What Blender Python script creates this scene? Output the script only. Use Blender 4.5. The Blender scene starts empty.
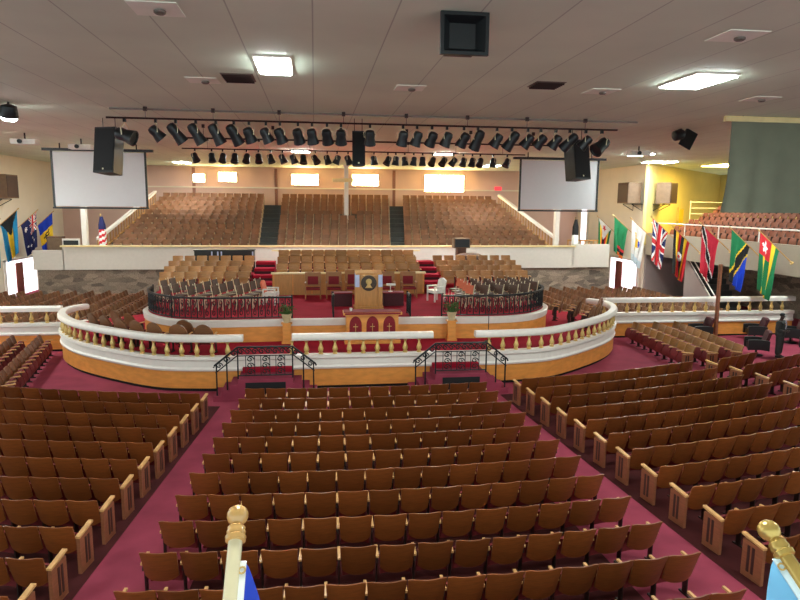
import bpy, math, random
from mathutils import Vector, Matrix
random.seed(7)
PI = math.pi
SC = bpy.context.scene
COL = SC.collection

# ------------------------------------------------------------------ camera, world, exposure
YAW, PIT, ROLL, FPX, EYE = math.radians(7.6), math.radians(8.4), math.radians(0.5), 640.0, 5.8
FW = Vector((math.sin(YAW) * math.cos(PIT), math.cos(YAW) * math.cos(PIT), -math.sin(PIT)))
RT = Vector((math.cos(YAW), -math.sin(YAW), 0.0))
UP = RT.cross(FW)
RT, UP = RT * math.cos(ROLL) + UP * math.sin(ROLL), UP * math.cos(ROLL) - RT * math.sin(ROLL)
cam_data = bpy.data.cameras.new('camera')
cam_data.sensor_width = 36.0
cam_data.lens = 36.0 * FPX / 800.0
cam_data.clip_start = 0.05
cam = bpy.data.objects.new('camera', cam_data)
COL.objects.link(cam)
M4 = Matrix((RT, UP, -FW)).transposed().to_4x4()
M4.translation = Vector((0, 0, EYE))
cam.matrix_world = M4
SC.camera = cam

world = bpy.data.worlds.new('world')
SC.world = world
world.use_nodes = True
wb = world.node_tree.nodes['Background']
wb.inputs[0].default_value = (0.80, 0.98, 1.0, 1)
wb.inputs[1].default_value = 1.40
SC.view_settings.view_transform = 'Standard'
SC.view_settings.look = 'None'
SC.view_settings.gamma = 1.0
SC.view_settings.use_curve_mapping = False
SC.view_settings.exposure = 0.32
L_PANEL, L_FAR, L_BACK, L_LOBBY = 80.0, 170.0, 42.0, 34.0     # lamp strengths

def proj(p):
    v = Vector(p) - Vector((0, 0, EYE))
    d = v.dot(FW)
    return 400 + FPX * v.dot(RT) / d, 300 - FPX * v.dot(UP) / d, d

# ------------------------------------------------------------------ materials
def lin(c):
    return tuple(((x / 255) / 12.92 if x / 255 <= 0.04045 else ((x / 255 + 0.055) / 1.055) ** 2.4) for x in c)

MATS = {}
def mat(name, rgb, rough=0.6, metal=0.0, vary=0.12, scale=6.0, stretch=(1, 1, 1), bump=0.0, spec=0.5, emit=0.0, coat=0.0, sheen=0.0):
    m = bpy.data.materials.new(name)
    m.use_nodes = True
    nt = m.node_tree
    b = nt.nodes['Principled BSDF']
    b.inputs['Roughness'].default_value = rough
    b.inputs['Metallic'].default_value = metal
    b.inputs['Specular IOR Level'].default_value = spec
    if coat:
        b.inputs['Coat Weight'].default_value = coat
    c = lin(rgb)
    tc = nt.nodes.new('ShaderNodeTexCoord')
    mp = nt.nodes.new('ShaderNodeMapping')
    mp.inputs['Scale'].default_value = stretch
    nz = nt.nodes.new('ShaderNodeTexNoise')
    nz.inputs['Scale'].default_value = scale
    nz.inputs['Detail'].default_value = 4
    rp = nt.nodes.new('ShaderNodeValToRGB')
    rp.color_ramp.elements[0].position = 0.3
    rp.color_ramp.elements[1].position = 0.7
    rp.color_ramp.elements[0].color = tuple(x * (1 - vary) for x in c) + (1,)
    rp.color_ramp.elements[1].color = tuple(min(1, x * (1 + vary)) for x in c) + (1,)
    nt.links.new(tc.outputs['Object'], mp.inputs[0])
    nt.links.new(mp.outputs[0], nz.inputs['Vector'])
    nt.links.new(nz.outputs[0], rp.inputs[0])
    nt.links.new(rp.outputs[0], b.inputs['Base Color'])
    if bump:
        bp = nt.nodes.new('ShaderNodeBump')
        bp.inputs['Strength'].default_value = bump
        bp.inputs['Distance'].default_value = 0.02
        nt.links.new(nz.outputs[0], bp.inputs['Height'])
        nt.links.new(bp.outputs[0], b.inputs['Normal'])
    if emit:
        b.inputs['Emission Color'].default_value = c + (1,)
        b.inputs['Emission Strength'].default_value = emit
    MATS[name] = m
    return m

def seat_wood(name, rgb, rough=0.38):
    """seat wood whose tone differs a little from one seat to the next"""
    m = mat(name, rgb, rough, vary=0.22, scale=5, stretch=(1, 1, 9), spec=0.45)
    nt = m.node_tree
    b = nt.nodes['Principled BSDF']
    oi = nt.nodes.new('ShaderNodeObjectInfo')
    mr = nt.nodes.new('ShaderNodeMapRange')
    mr.inputs[3].default_value = 0.78
    mr.inputs[4].default_value = 1.22
    hs = nt.nodes.new('ShaderNodeHueSaturation')
    nt.links.new(oi.outputs['Random'], mr.inputs[0])
    nt.links.new(mr.outputs[0], hs.inputs['Value'])
    src = b.inputs['Base Color'].links[0].from_socket
    nt.links.new(src, hs.inputs['Color'])
    nt.links.new(hs.outputs[0], b.inputs['Base Color'])
    return m

seat_wood('seat_wood', (118, 62, 25))
seat_wood('gallery_wood', (116, 72, 38), 0.62)
seat_wood('golden_wood', (150, 102, 50))
seat_wood('choir_wood', (176, 126, 74))
seat_wood('dark_seat_wood', (112, 72, 44))
mat('seat_red', (112, 24, 27), 0.85, vary=0.2, scale=30)
mat('iron_brown', (44, 26, 20), 0.5, metal=0.3)
mat('arm_wood', (206, 156, 98), 0.35, vary=0.1, stretch=(1, 1, 6))
mat('end_wood', (136, 82, 54), 0.4, vary=0.15, stretch=(1, 1, 6))
mat('end_inset', (58, 32, 26), 0.5)
mat('side_wood', (124, 62, 32), 0.65, vary=0.2)
mat('shaded_gallery_front', (158, 146, 128), 0.7, vary=0.03)  # darker tan: the shade on the side gallery front is in its colour
mat('lilac_wall', (150, 136, 130), 0.8, vary=0.03)
mat('chair_brown', (84, 58, 42), 0.5)
mat('throne_wood', (160, 108, 58), 0.4)
mat('carpet', (140, 58, 74), 0.95, vary=0.16, scale=1.2, spec=0.1)
mat('stage_carpet', (158, 30, 48), 0.95, vary=0.14, scale=1.5, spec=0.1)
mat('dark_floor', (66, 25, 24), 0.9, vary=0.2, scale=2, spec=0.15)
mat('gallery_arm', (178, 146, 108), 0.4)
mat('white_paint', (226, 216, 204), 0.45, vary=0.03)
mat('cream_paint', (206, 198, 184), 0.6, vary=0.03)
mat('wall_cream', (232, 218, 194), 0.8, vary=0.03, scale=1)
mat('wall_pink', (214, 176, 156), 0.8, vary=0.03, scale=1)
mat('wall_yellow', (226, 204, 130), 0.8, vary=0.03, scale=1)
mat('orange_wood', (220, 146, 68), 0.4, vary=0.12, scale=3, stretch=(1, 1, 3))
mat('panel_wood', (196, 140, 76), 0.4, vary=0.12, scale=3, stretch=(6, 6, 1))
mat('pale_rail', (232, 210, 150), 0.4, vary=0.06)
mat('gold', (206, 172, 104), 0.35, metal=0.4, vary=0.15, scale=14)
mat('gold_pole', (200, 168, 92), 0.22, metal=0.5, vary=0.06)
mat('turned_wood', (204, 156, 92), 0.25, vary=0.12, scale=10, coat=0.4)
mat('cream_pole', (226, 210, 170), 0.2, vary=0.04, coat=0.4)
mat('black_iron', (22, 25, 26), 0.45, metal=0.4)
mat('black_plastic', (22, 26, 28), 0.42, vary=0.1)
mat('dark_gap', (14, 13, 14), 0.8)
mat('ceiling_plate', (246, 252, 236), 0.6, vary=0.02)
mat('grey_metal', (120, 112, 104), 0.45, metal=0.5)
mat('light_metal', (226, 212, 176), 0.35, metal=0.3)
mat('screen_white', (226, 226, 226), 0.7, vary=0.01)
mat('drape', (118, 122, 102), 0.85, vary=0.08, scale=1.5)
mat('velvet', (128, 20, 30), 0.8, vary=0.15, scale=20)
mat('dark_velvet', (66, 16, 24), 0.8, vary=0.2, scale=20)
mat('black_leather', (20, 22, 21), 0.45, vary=0.15)
mat('plant_leaf', (70, 104, 44), 0.6, vary=0.3, scale=30)
mat('clay_pot', (190, 170, 130), 0.6)
mat('skin_dark', (58, 36, 28), 0.5)
mat('hair_black', (16, 15, 16), 0.7)
mat('suit', (44, 46, 42), 0.8, vary=0.1, scale=40)
mat('shirt', (206, 208, 214), 0.7)
mat('tie_grey', (96, 98, 110), 0.6)
mat('step_grey', (66, 68, 64), 0.8)
mat('speaker_box', (112, 88, 66), 0.7)
mat('vent_grey', (112, 100, 88), 0.7)
mat('brown_door', (150, 84, 70), 0.5)
mat('bronze', (70, 58, 46), 0.4, metal=0.4)
mat('glass_pale', (190, 204, 236), 0.2)
mat('organ_wood', (96, 62, 42), 0.5)
mat('orange_fabric', (214, 110, 76), 0.8)
mat('white_plastic', (232, 228, 216), 0.4)
mat('carpet_nap', (150, 46, 64), 0.95)
mat('exit_red', (226, 60, 70), 0.5, emit=0.8)
mat('lamp_white', (240, 250, 250), 0.5, vary=0, emit=L_PANEL)
mat('lamp_far', (236, 250, 250), 0.5, vary=0, emit=L_FAR)
mat('lamp_warm', (255, 214, 150), 0.5, vary=0, emit=L_BACK)
mat('lamp_lobby', (255, 224, 120), 0.5, vary=0, emit=L_LOBBY)
mat('door_light', (248, 244, 252), 0.5, vary=0, emit=1.6)
for nm, c in dict(f_blue=(18, 62, 190), f_navy=(22, 28, 84), f_aqua=(20, 130, 176), f_yellow=(244, 200, 40), f_black=(18, 18, 20),
                  f_white=(238, 236, 230), f_red=(206, 34, 44), f_green=(20, 118, 70), f_crimson=(214, 40, 66), f_sky=(120, 190, 226),
                  f_orange=(226, 110, 40), f_pale=(206, 224, 228)).items():
    mat(nm, c, 0.8, vary=0.06, scale=8)

def ceiling_material():
    m = bpy.data.materials.new('ceiling_board')
    m.use_nodes = True
    nt = m.node_tree
    b = nt.nodes['Principled BSDF']
    b.inputs['Roughness'].default_value = 0.75
    tc = nt.nodes.new('ShaderNodeTexCoord')
    br = nt.nodes.new('ShaderNodeTexBrick')
    br.offset = 0.5
    br.inputs['Scale'].default_value = 1.0
    br.inputs['Brick Width'].default_value = 90.0
    br.inputs['Row Height'].default_value = 1.22
    br.inputs['Mortar Size'].default_value = 0.014
    br.inputs['Mortar Smooth'].default_value = 0.4
    c = lin((236, 250, 226))
    br.inputs['Color1'].default_value = c + (1,)
    br.inputs['Color2'].default_value = tuple(x * 0.965 for x in c) + (1,)
    br.inputs['Mortar'].default_value = tuple(x * 0.62 for x in c) + (1,)
    mp = nt.nodes.new('ShaderNodeMapping')
    mp.inputs['Rotation'].default_value = (0, 0, PI / 2)
    nz = nt.nodes.new('ShaderNodeTexNoise')
    nz.inputs['Scale'].default_value = 0.5
    nz.inputs['Detail'].default_value = 5
    mx = nt.nodes.new('ShaderNodeMix')
    mx.data_type = 'RGBA'
    mx.blend_type = 'MULTIPLY'
    mx.inputs[0].default_value = 0.25
    nt.links.new(tc.outputs['Object'], mp.inputs[0])
    nt.links.new(mp.outputs[0], br.inputs['Vector'])
    nt.links.new(tc.outputs['Object'], nz.inputs['Vector'])
    nt.links.new(br.outputs[0], mx.inputs[6])
    nt.links.new(nz.outputs[0], mx.inputs[7])
    nt.links.new(mx.outputs[2], b.inputs['Base Color'])
    MATS['ceiling_board'] = m
ceiling_material()

def stone_material():
    m = bpy.data.materials.new('stone')
    m.use_nodes = True
    nt = m.node_tree
    b = nt.nodes['Principled BSDF']
    b.inputs['Roughness'].default_value = 0.85
    tc = nt.nodes.new('ShaderNodeTexCoord')
    mp = nt.nodes.new('ShaderNodeMapping')
    mp.inputs['Scale'].default_value = (1.6, 1.6, 4.5)
    vo = nt.nodes.new('ShaderNodeTexVoronoi')
    vo.inputs['Scale'].default_value = 1.0
    hs = nt.nodes.new('ShaderNodeValToRGB')
    e = hs.color_ramp.elements
    e[0].color = lin((92, 82, 70)) + (1,)
    e[1].color = lin((168, 150, 128)) + (1,)
    ve = nt.nodes.new('ShaderNodeTexVoronoi')
    ve.feature = 'DISTANCE_TO_EDGE'
    rp = nt.nodes.new('ShaderNodeValToRGB')
    rp.color_ramp.elements[1].position = 0.08
    rp.color_ramp.elements[0].color = (0.45, 0.42, 0.4, 1)
    mx = nt.nodes.new('ShaderNodeMix')
    mx.data_type = 'RGBA'
    mx.blend_type = 'MULTIPLY'
    mx.inputs[0].default_value = 1
    nt.links.new(tc.outputs['Object'], mp.inputs[0])
    nt.links.new(mp.outputs[0], vo.inputs['Vector'])
    nt.links.new(mp.outputs[0], ve.inputs['Vector'])
    nt.links.new(vo.outputs['Color'], hs.inputs[0])
    nt.links.new(ve.outputs['Distance'], rp.inputs[0])
    nt.links.new(hs.outputs[0], mx.inputs[6])
    nt.links.new(rp.outputs[0], mx.inputs[7])
    nt.links.new(mx.outputs[2], b.inputs['Base Color'])
    MATS['stone'] = m
stone_material()

# ------------------------------------------------------------------ mesh builder
class MB:
    def __init__(s):
        s.v, s.f, s.m = [], [], []
    def add(s, vs, fs, mi=0):
        o = len(s.v)
        s.v += [tuple(p) for p in vs]
        for f in fs:
            s.f.append(tuple(i + o for i in f))
            s.m.append(mi)
        return s
    def box(s, c, d, rz=0.0, mi=0, rx=0.0, ry=0.0):
        R = Matrix.Rotation(rz, 3, 'Z') @ Matrix.Rotation(ry, 3, 'Y') @ Matrix.Rotation(rx, 3, 'X')
        vs = []
        for x in (-.5, .5):
            for y in (-.5, .5):
                for z in (-.5, .5):
                    vs.append(Vector(c) + R @ Vector((x * d[0], y * d[1], z * d[2])))
        return s.add(vs, [(0, 1, 3, 2), (4, 6, 7, 5), (0, 4, 5, 1), (2, 3, 7, 6), (0, 2, 6, 4), (1, 5, 7, 3)], mi)
    def prism(s, poly, z0, z1, mi=0):
        n = len(poly)
        vs = [(p[0], p[1], z0) for p in poly] + [(p[0], p[1], z1) for p in poly]
        fs = [tuple(range(n - 1, -1, -1)), tuple(range(n, 2 * n))]
        fs += [(i, (i + 1) % n, n + (i + 1) % n, n + i) for i in range(n)]
        return s.add(vs, fs, mi)
    def tube(s, pts, r, n=8, mi=0, r1=None, closed=False):
        P = [Vector(p) for p in pts]
        k = len(P)
        vs, fs = [], []
        for i, p in enumerate(P):
            a = P[(i - 1) % k] if closed else P[max(i - 1, 0)]
            b = P[(i + 1) % k] if closed else P[min(i + 1, k - 1)]
            t = (b - a).normalized()
            u = Vector((0, 0, 1)) if abs(t.z) < 0.9 else Vector((1, 0, 0))
            x = t.cross(u).normalized()
            y = x.cross(t)
            rr = r if r1 is None else r + (r1 - r) * i / max(1, k - 1)
            for j in range(n):
                an = 2 * PI * j / n
                vs.append(p + x * rr * math.cos(an) + y * rr * math.sin(an))
        for i in range(k if closed else k - 1):
            for j in range(n):
                q = ((i + 1) % k) * n
                fs.append((i * n + j, i * n + (j + 1) % n, q + (j + 1) % n, q + j))
        if not closed:
            fs.append(tuple(range(n - 1, -1, -1)))
            fs.append(tuple(range((k - 1) * n, k * n)))
        return s.add(vs, fs, mi)
    def lathe(s, prof, c=(0, 0, 0), n=12, mi=0, axis=None):
        """prof: (radius, height) pairs along the axis"""
        R = Matrix.Identity(3)
        if axis is not None:
            R = Vector((0, 0, 1)).rotation_difference(Vector(axis)).to_matrix()
        vs, fs = [], []
        for r, z in prof:
            for j in range(n):
                a = 2 * PI * j / n
                vs.append(Vector(c) + R @ Vector((max(r, 1e-4) * math.cos(a), max(r, 1e-4) * math.sin(a), z)))
        for i in range(len(prof) - 1):
            for j in range(n):
                fs.append((i * n + j, i * n + (j + 1) % n, (i + 1) * n + (j + 1) % n, (i + 1) * n + j))
        fs.append(tuple(range(n - 1, -1, -1)))
        fs.append(tuple(range((len(prof) - 1) * n, len(prof) * n)))
        return s.add(vs, fs, mi)
    def sweep(s, path, prof, mi=0):
        """2D path, closed profile of (offset to the right-hand side of travel, z)"""
        P = [Vector((p[0], p[1], 0)) for p in path]
        k, n = len(P), len(prof)
        vs, fs = [], []
        for i, p in enumerate(P):
            t = (P[min(i + 1, k - 1)] - P[max(i - 1, 0)]).normalized()
            nn = Vector((t.y, -t.x, 0))
            for o, z in prof:
                vs.append((p.x + nn.x * o, p.y + nn.y * o, z))
        for i in range(k - 1):
            for j in range(n):
                fs.append((i * n + j, i * n + (j + 1) % n, (i + 1) * n + (j + 1) % n, (i + 1) * n + j))
        fs.append(tuple(range(n - 1, -1, -1)))
        fs.append(tuple(range((k - 1) * n, k * n)))
        return s.add(vs, fs, mi)
    def shell(s, fn, nu, nv, thick, mi=0, mj=None):
        """slab following fn(u,v); thick(u,v) is an offset vector"""
        a = [Vector(fn(i / nu, j / nv)) for j in range(nv + 1) for i in range(nu + 1)]
        t = Vector(thick)
        N = len(a)
        w = nu + 1
        fs = []
        for j in range(nv):
            for i in range(nu):
                q = (j * w + i, j * w + i + 1, (j + 1) * w + i + 1, (j + 1) * w + i)
                fs.append(q)
                fs.append(tuple(N + x for x in reversed(q)))
        edge = [i for i in range(w)] + [j * w + nu for j in range(1, nv + 1)] + [nv * w + i for i in range(nu - 1, -1, -1)] + [j * w for j in range(nv - 1, 0, -1)]
        for e in range(len(edge)):
            x, y = edge[e], edge[(e + 1) % len(edge)]
            fs.append((y, x, N + x, N + y))
        return s.add(a + [p + t for p in a], fs, mi)
    def mesh(s, name, mats, smooth=False):
        me = bpy.data.meshes.new(name)
        me.from_pydata(s.v, [], s.f)
        for m in (mats if isinstance(mats, (list, tuple)) else [mats]):
            me.materials.append(MATS[m])
        if len(me.materials) > 1:
            me.polygons.foreach_set('material_index', s.m)
        if smooth:
            me.polygons.foreach_set('use_smooth', [True] * len(me.polygons))
            me.set_sharp_from_angle(angle=math.radians(40))
        me.update()
        return me
    def obj(s, name, mats, parent=None, smooth=False, loc=None):
        return link(name, s.mesh(name, mats, smooth), parent, loc)

def link(name, data, parent=None, loc=None):
    o = bpy.data.objects.new(name, data)
    COL.objects.link(o)
    if parent is not None:
        o.parent = parent
    if loc is not None:
        o.location = loc
    return o

def tag(o, label, cat, group=None, kind=None):
    o['label'] = label
    o['category'] = cat
    if group:
        o['group'] = group
    if kind:
        o['kind'] = kind
    return o

def thing(name, label, cat, loc=(0, 0, 0), rz=0.0, group=None, kind=None):
    o = link(name, None, None, loc)
    o.empty_display_size = 0.1
    o.rotation_euler = (0, 0, rz)
    return tag(o, label, cat, group, kind)

def struct(name, mb, mats, label, parent=None):
    o = mb.obj(name, mats, parent)
    if parent is None:
        o['kind'] = 'structure'
        o['label'] = label
    return o

def copy_tree(o, parent=None):
    c = o.copy()
    COL.objects.link(c)
    if parent is not None:
        c.parent = parent
    for ch in KIDS.get(o.name, []):
        copy_tree(ch, c)
    return c
KIDS = {}
def remember(o):
    KIDS[o.name] = list(o.children)
    for c in o.children:
        remember(c)

ORD = 'zeroth first second third fourth fifth sixth seventh eighth ninth tenth eleventh twelfth thirteenth fourteenth fifteenth sixteenth seventeenth eighteenth nineteenth twentieth'.split()
ORD += ['twenty-' + x for x in ORD[1:10]] + ['thirtieth']

def catmull(pts, n=8):
    out = []
    P = [Vector(p) for p in pts]
    for i in range(len(P) - 1):
        a, b, c, d = P[max(i - 1, 0)], P[i], P[i + 1], P[min(i + 2, len(P) - 1)]
        for k in range(n):
            t = k / n
            out.append(0.5 * ((2 * b) + (c - a) * t + (2 * a - 5 * b + 4 * c - d) * t * t + (3 * b - a - 3 * c + d) * t ** 3))
    out.append(P[-1])
    return out

def along(path, step):
    """points and tangents at equal steps along a polyline"""
    P = [Vector(p) for p in path]
    L = [0]
    for a, b in zip(P, P[1:]):
        L.append(L[-1] + (b - a).length)
    n = max(1, round(L[-1] / step))
    res = []
    for k in range(n + 1):
        d = L[-1] * k / n
        i = 0
        while i < len(P) - 2 and L[i + 1] < d:
            i += 1
        t = (d - L[i]) / max(1e-6, L[i + 1] - L[i])
        res.append((P[i].lerp(P[i + 1], t), (P[i + 1] - P[i]).normalized()))
    return res

XA, YC = 1.45, 49.0        # axis of the hall and centre of the seat rows
ZP, ZI = 1.10, 1.88        # floors of the outer and the inner platform
CEIL = 8.6

# ------------------------------------------------------------------ the room
struct('floor', MB().box((1.5, 23.5, -0.1), (60, 60, 0.2)), 'carpet', 'purple red carpet covering the hall floor and aisles')
struct('ceiling', MB().box((6.5, 24.5, CEIL + 0.1), (56, 58, 0.2)), 'ceiling_board', 'beige board ceiling with long seams over the whole hall')
struct('wall_left', MB().box((-18.6, 38.5, 4.3), (0.2, 25, 8.6)), 'wall_cream', 'plain cream side wall behind the blue flags')
struct('wall_back', MB().box((3, 50.8, 4.3), (44, 0.2, 8.6)), 'wall_pink', 'pink beige wall above the far gallery seats')
struct('wall_right', MB().box((21.5, 45.3, 4.3), (0.2, 11.4, 8.6)), 'wall_cream', 'cream side wall with the lit doorway and a wooden speaker box')
w = MB().box((27.9, 45.6, 6.0), (18.4, 0.2, 5.2), rz=math.radians(43))
struct('wall_recess', w, 'wall_yellow', 'yellow lit wall at the end of the side gallery')
struct('wall_side', MB().box((34.5, 38.5, 4.3), (0.2, 27, 8.6)), 'wall_yellow', 'yellow outer wall behind the side gallery')
struct('wall_under', MB().box((25.6, 25.5, 1.4), (0.2, 27, 2.8)), 'stone', 'stone wall below the side gallery')
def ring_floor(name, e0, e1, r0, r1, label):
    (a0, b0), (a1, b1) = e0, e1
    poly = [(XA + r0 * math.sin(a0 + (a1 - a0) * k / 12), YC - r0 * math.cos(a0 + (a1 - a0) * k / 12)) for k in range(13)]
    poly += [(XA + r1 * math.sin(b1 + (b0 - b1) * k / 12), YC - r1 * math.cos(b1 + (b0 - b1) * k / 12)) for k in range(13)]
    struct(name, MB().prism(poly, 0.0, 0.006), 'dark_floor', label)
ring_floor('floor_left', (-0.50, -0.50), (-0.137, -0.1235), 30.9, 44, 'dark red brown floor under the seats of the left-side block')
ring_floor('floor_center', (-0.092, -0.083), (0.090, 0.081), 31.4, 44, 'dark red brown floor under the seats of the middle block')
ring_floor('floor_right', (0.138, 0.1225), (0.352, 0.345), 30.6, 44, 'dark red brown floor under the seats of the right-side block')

struct('wall_under_end', MB().box((23.6, 39.5, 1.7), (4.2, 0.2, 3.4)), 'lilac_wall', 'plain grey wall under the end of the side gallery')

# far gallery: stone base, white parapet, stepped deck
struct('wall_stone', MB().box((1.55, 40.15, 0.95), (35.5, 0.3, 1.9)), 'stone', 'rough stone wall below the white gallery front')
pw = MB().box((1.0, 40.0, 2.55), (31.4, 0.3, 1.35)).box((17.9, 40.0, 2.65), (2.5, 0.3, 1.5)).box((-15.5, 40.0, 2.45), (1.7, 0.3, 1.15))
struct('wall_parapet', pw, 'cream_paint', 'long white gallery front above the stone wall')
struct('trim_1', MB().box((1.0, 39.98, 3.265), (31.6, 0.42, 0.09)), 'pale_rail', 'pale wooden cap along the far gallery front')
NR, GY0, GDY, GZ0, GDZ = 11, 41.25, 0.80, 2.72, 0.302
deck = MB()
for k in range(NR):
    xa_, xb_ = -13.0 + 0.15 * k, 16.0 - 0.17 * k
    deck.box(((xa_ + xb_) / 2, GY0 + GDY * k - 0.42 + (9.75 - GDY * k) / 2, GZ0 + GDZ * k - 0.15), (xb_ - xa_, 9.75 - GDY * k, 0.3))
deck.box((1.5, 45.4, 2.45), (35, 10.4, 0.2))
struct('floor_gallery', deck, 'step_grey', 'grey stepped deck under the far gallery seats')
for i, xx in enumerate((-2.9, 6.2, -9.0)):
    struct('trim_%d' % (i + 2), MB().box((xx, 50.66, 6.9), (0.22, 0.12, 3.2)), 'end_wood', 'brown pilaster on the wall above the far gallery')
struct('trim_6', MB().box((1.5, 50.64, 7.05), (33, 0.10, 0.10)), 'wall_cream', 'thin picture rail across the far gallery wall')

# side gallery on the right
struct('wall_gallery', MB().box((21.5, 25.2, 3.48), (0.2, 28.4, 1.4)), 'shaded_gallery_front', 'front of the side gallery behind the flags, coloured darker for shade')
sd = MB()
for k in range(5):
    sd.box((21.6 + 0.95 * k + (13 - 0.95 * k) / 2, 25.5, 3.1 + 0.42 * k), (13 - 0.95 * k, 27.5, 0.6))
struct('floor_side_gallery', sd, 'step_grey', 'stepped deck of the side gallery')

# lit doorways
def doorway(name, x, y0, y1, sgn, label, leafpos):
    t = thing(name, label, 'doorway', (x, (y0 + y1) / 2, 0), 0, None, 'structure')
    L = y1 - y0
    MB().box((sgn * 0.03, 0, 1.12), (0.05, L - 0.1, 2.2)).obj('lit_hall', 'door_light', t)
    MB().box((sgn * 0.06, L / 2, 1.15), (0.12, 0.12, 2.3)).box((sgn * 0.06, -L / 2, 1.15), (0.12, 0.12, 2.3)).box((sgn * 0.06, 0, 2.29), (0.12, L + 0.12, 0.12)).obj('frame', 'white_paint', t)
    d = MB().box((sgn * 0.10, leafpos, 1.03), (0.05, 0.95, 2.06)).obj('door_leaf', 'brown_door', t)
    MB().lathe([(0.03, 0), (0.04, 0.05), (0.0, 0.08)], (sgn * 0.125, leafpos + 0.38, 1.0), 8, axis=(sgn, 0, 0)).obj('handle', 'gold', d)
doorway('door_1', -18.5, 41.0, 45.4, 1, 'bright lit doorway with a brown door under the blue flags', -0.4)
doorway('door_2', 21.4, 40.1, 44.1, -1, 'bright lit doorway with a brown door under the white flag', 0.6)

# ------------------------------------------------------------------ theatre seats (main floor)
def back_mesh(wd=0.53, z0=0.345, z1=0.87, y0=-0.12, lean=0.15, hollow=0.045, roundb=0.065):
    def fn(u, v):
        x = (u - .5) * 2
        hw = wd / 2 * (0.92 + 0.08 * v)
        zb = z0 + roundb * abs(x) ** 3
        z = zb + (z1 - zb) * v - (0.012 * (1 - abs(x) ** 2) if v == 1 else 0) - 0.02 * max(0, abs(x) - .9) * 10 * (1 if v == 1 else 0)
        y = y0 - lean * v - hollow * (1 - x * x)
        return (x * hw, y, z)
    return MB().shell(fn, 8, 5, (0, 0.024, 0))

def cushion_mesh():
    def fn(u, v):
        x = (u - .5) * 2
        return (x * 0.235, 0.03 + 0.10 * (1 - v) + 0.05 * math.sin(PI * v), 0.20 + 0.40 * v + 0.02 * (1 - x * x))
    return MB().shell(fn, 6, 5, (0, -0.075, 0.012))

S_BACK = back_mesh().mesh('seat_back', 'seat_wood', True)
S_CUSH = cushion_mesh().mesh('seat_cushion', 'seat_red', True)
st = MB().box((0, 0.03, 0.29), (0.022, 0.10, 0.58)).box((0, 0.02, 0.015), (0.04, 0.24, 0.03)).box((0, -0.02, 0.50), (0.016, 0.14, 0.10), rx=-0.3)
S_STD = st.mesh('standard', 'iron_brown')
def arm_mb():
    def fn(u, v):
        y = -0.125 + 0.285 * v
        return ((u - .5) * 0.042, y, 0.575 + 0.03 * v + 0.01 * math.sin(PI * v))
    return MB().shell(fn, 2, 6, (0, 0, 0.03))
S_ARM = arm_mb().mesh('armrest', 'arm_wood', True)
S_END = MB().box((0, 0.04, 0.31), (0.055, 0.40, 0.60)).mesh('end_panel', 'end_wood')
S_INS = MB().box((-0.030, 0.02, 0.33), (0.008, 0.05, 0.44)).box((-0.030, 0.11, 0.33), (0.008, 0.05, 0.44)).box((0.030, 0.02, 0.33), (0.008, 0.05, 0.44)).box((0.030, 0.11, 0.33), (0.008, 0.05, 0.44)).mesh('end_inset', 'end_inset')
S_EARM = MB().shell(lambda u, v: ((u - .5) * 0.075, -0.17 + 0.44 * v, 0.608 + 0.06 * v), 2, 5, (0, 0, 0.035)).mesh('end_armrest', 'arm_wood', True)

def theatre_seat(name, x, y, rz, label, group, end=0, pitch=0.555, back=None):
    """end: -1 end panel instead of the left standard, +1 extra end panel at the right"""
    t = thing(name, label, 'seat', (x, y, 0), rz, group)
    link('backrest', back or S_BACK, t)
    link('seat_cushion', S_CUSH, t)
    h = pitch / 2
    if end != -1:
        s_ = link('standard', S_STD, t, (-h, 0, 0))
        link('armrest', S_ARM, s_)
    if end in (-1, 1):
        e = link('end_panel', S_END, t, (end * (h + 0.01), 0, 0))
        link('panel_inset', S_INS, e)
        link('armrest', S_EARM, e)
    if end == 2:
        s_ = link('standard', S_STD, t, (h, 0, 0))
        link('armrest', S_ARM, s_)
    return t

def seen(x, y, z, m=14):
    px, py_, d = proj((x, y, z))
    return d > 0 and -m < px < 800 + m and py_ < 640

def block(nm, e0, e1, R0, dR, rows, text, side, group, first_end, last_end, maxn=40):
    cnt = 0
    for j in range(rows):
        a0, a1 = (e[0] + (e[1] - e[0]) * j / (rows - 1) for e in (e0, e1))
        R = R0 + dR * j - 0.22
        n = min(maxn, max(1, round((a1 - a0) * R / 0.555)))
        da = (a1 - a0) / n
        if nm == 'f' and j == 0:
            n = 4
        for i in range(n):
            if side == 'left':      # numbered from the aisle on the far end
                a = a1 - da * (i + .5)
            else:
                a = a0 + da * (i + .5)
            x, y = XA + R * math.sin(a), YC - R * math.cos(a)
            if not seen(x, y, 0.85):
                continue
            end = 0
            if i == 0:
                end = first_end
            elif i == n - 1:
                end = last_end
            lab = 'wooden theatre seat, %s from the %s, %s row from the stage, %s' % (ORD[i + 1], 'right-aisle' if side == 'left' else 'left-aisle', ORD[j + 1], text)
            theatre_seat('theatre_chair', x, y, a, lab, group, end, R * da)
            cnt += 1
    return cnt
n1 = block('c', (-0.1065, -0.0985), (0.1065, 0.0985), 31.92, 0.922, 12, 'middle block', 'right', 'theatre seats of the middle block', 0, 2)
n2 = block('l', (-0.62, -0.62), (-0.139, -0.130), 32.40, 0.885, 11, 'outer flag-side block', 'left', 'theatre seats of the block by the blue flags', 1, 0, 60)
n3 = block('r', (0.141, 0.131), (0.345, 0.335), 31.85, 0.922, 11, 'pole-side block', 'right', 'theatre seats of the block below the wooden pole', -1, 2)
n4 = block('f', (0.380, 0.366), (0.62, 0.62), 32.05, 0.93, 6, 'block by the man', 'right', 'theatre seats of the block near the standing man', -1, 0)
print('main floor seats', n1, n2, n3, n4)

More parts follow.
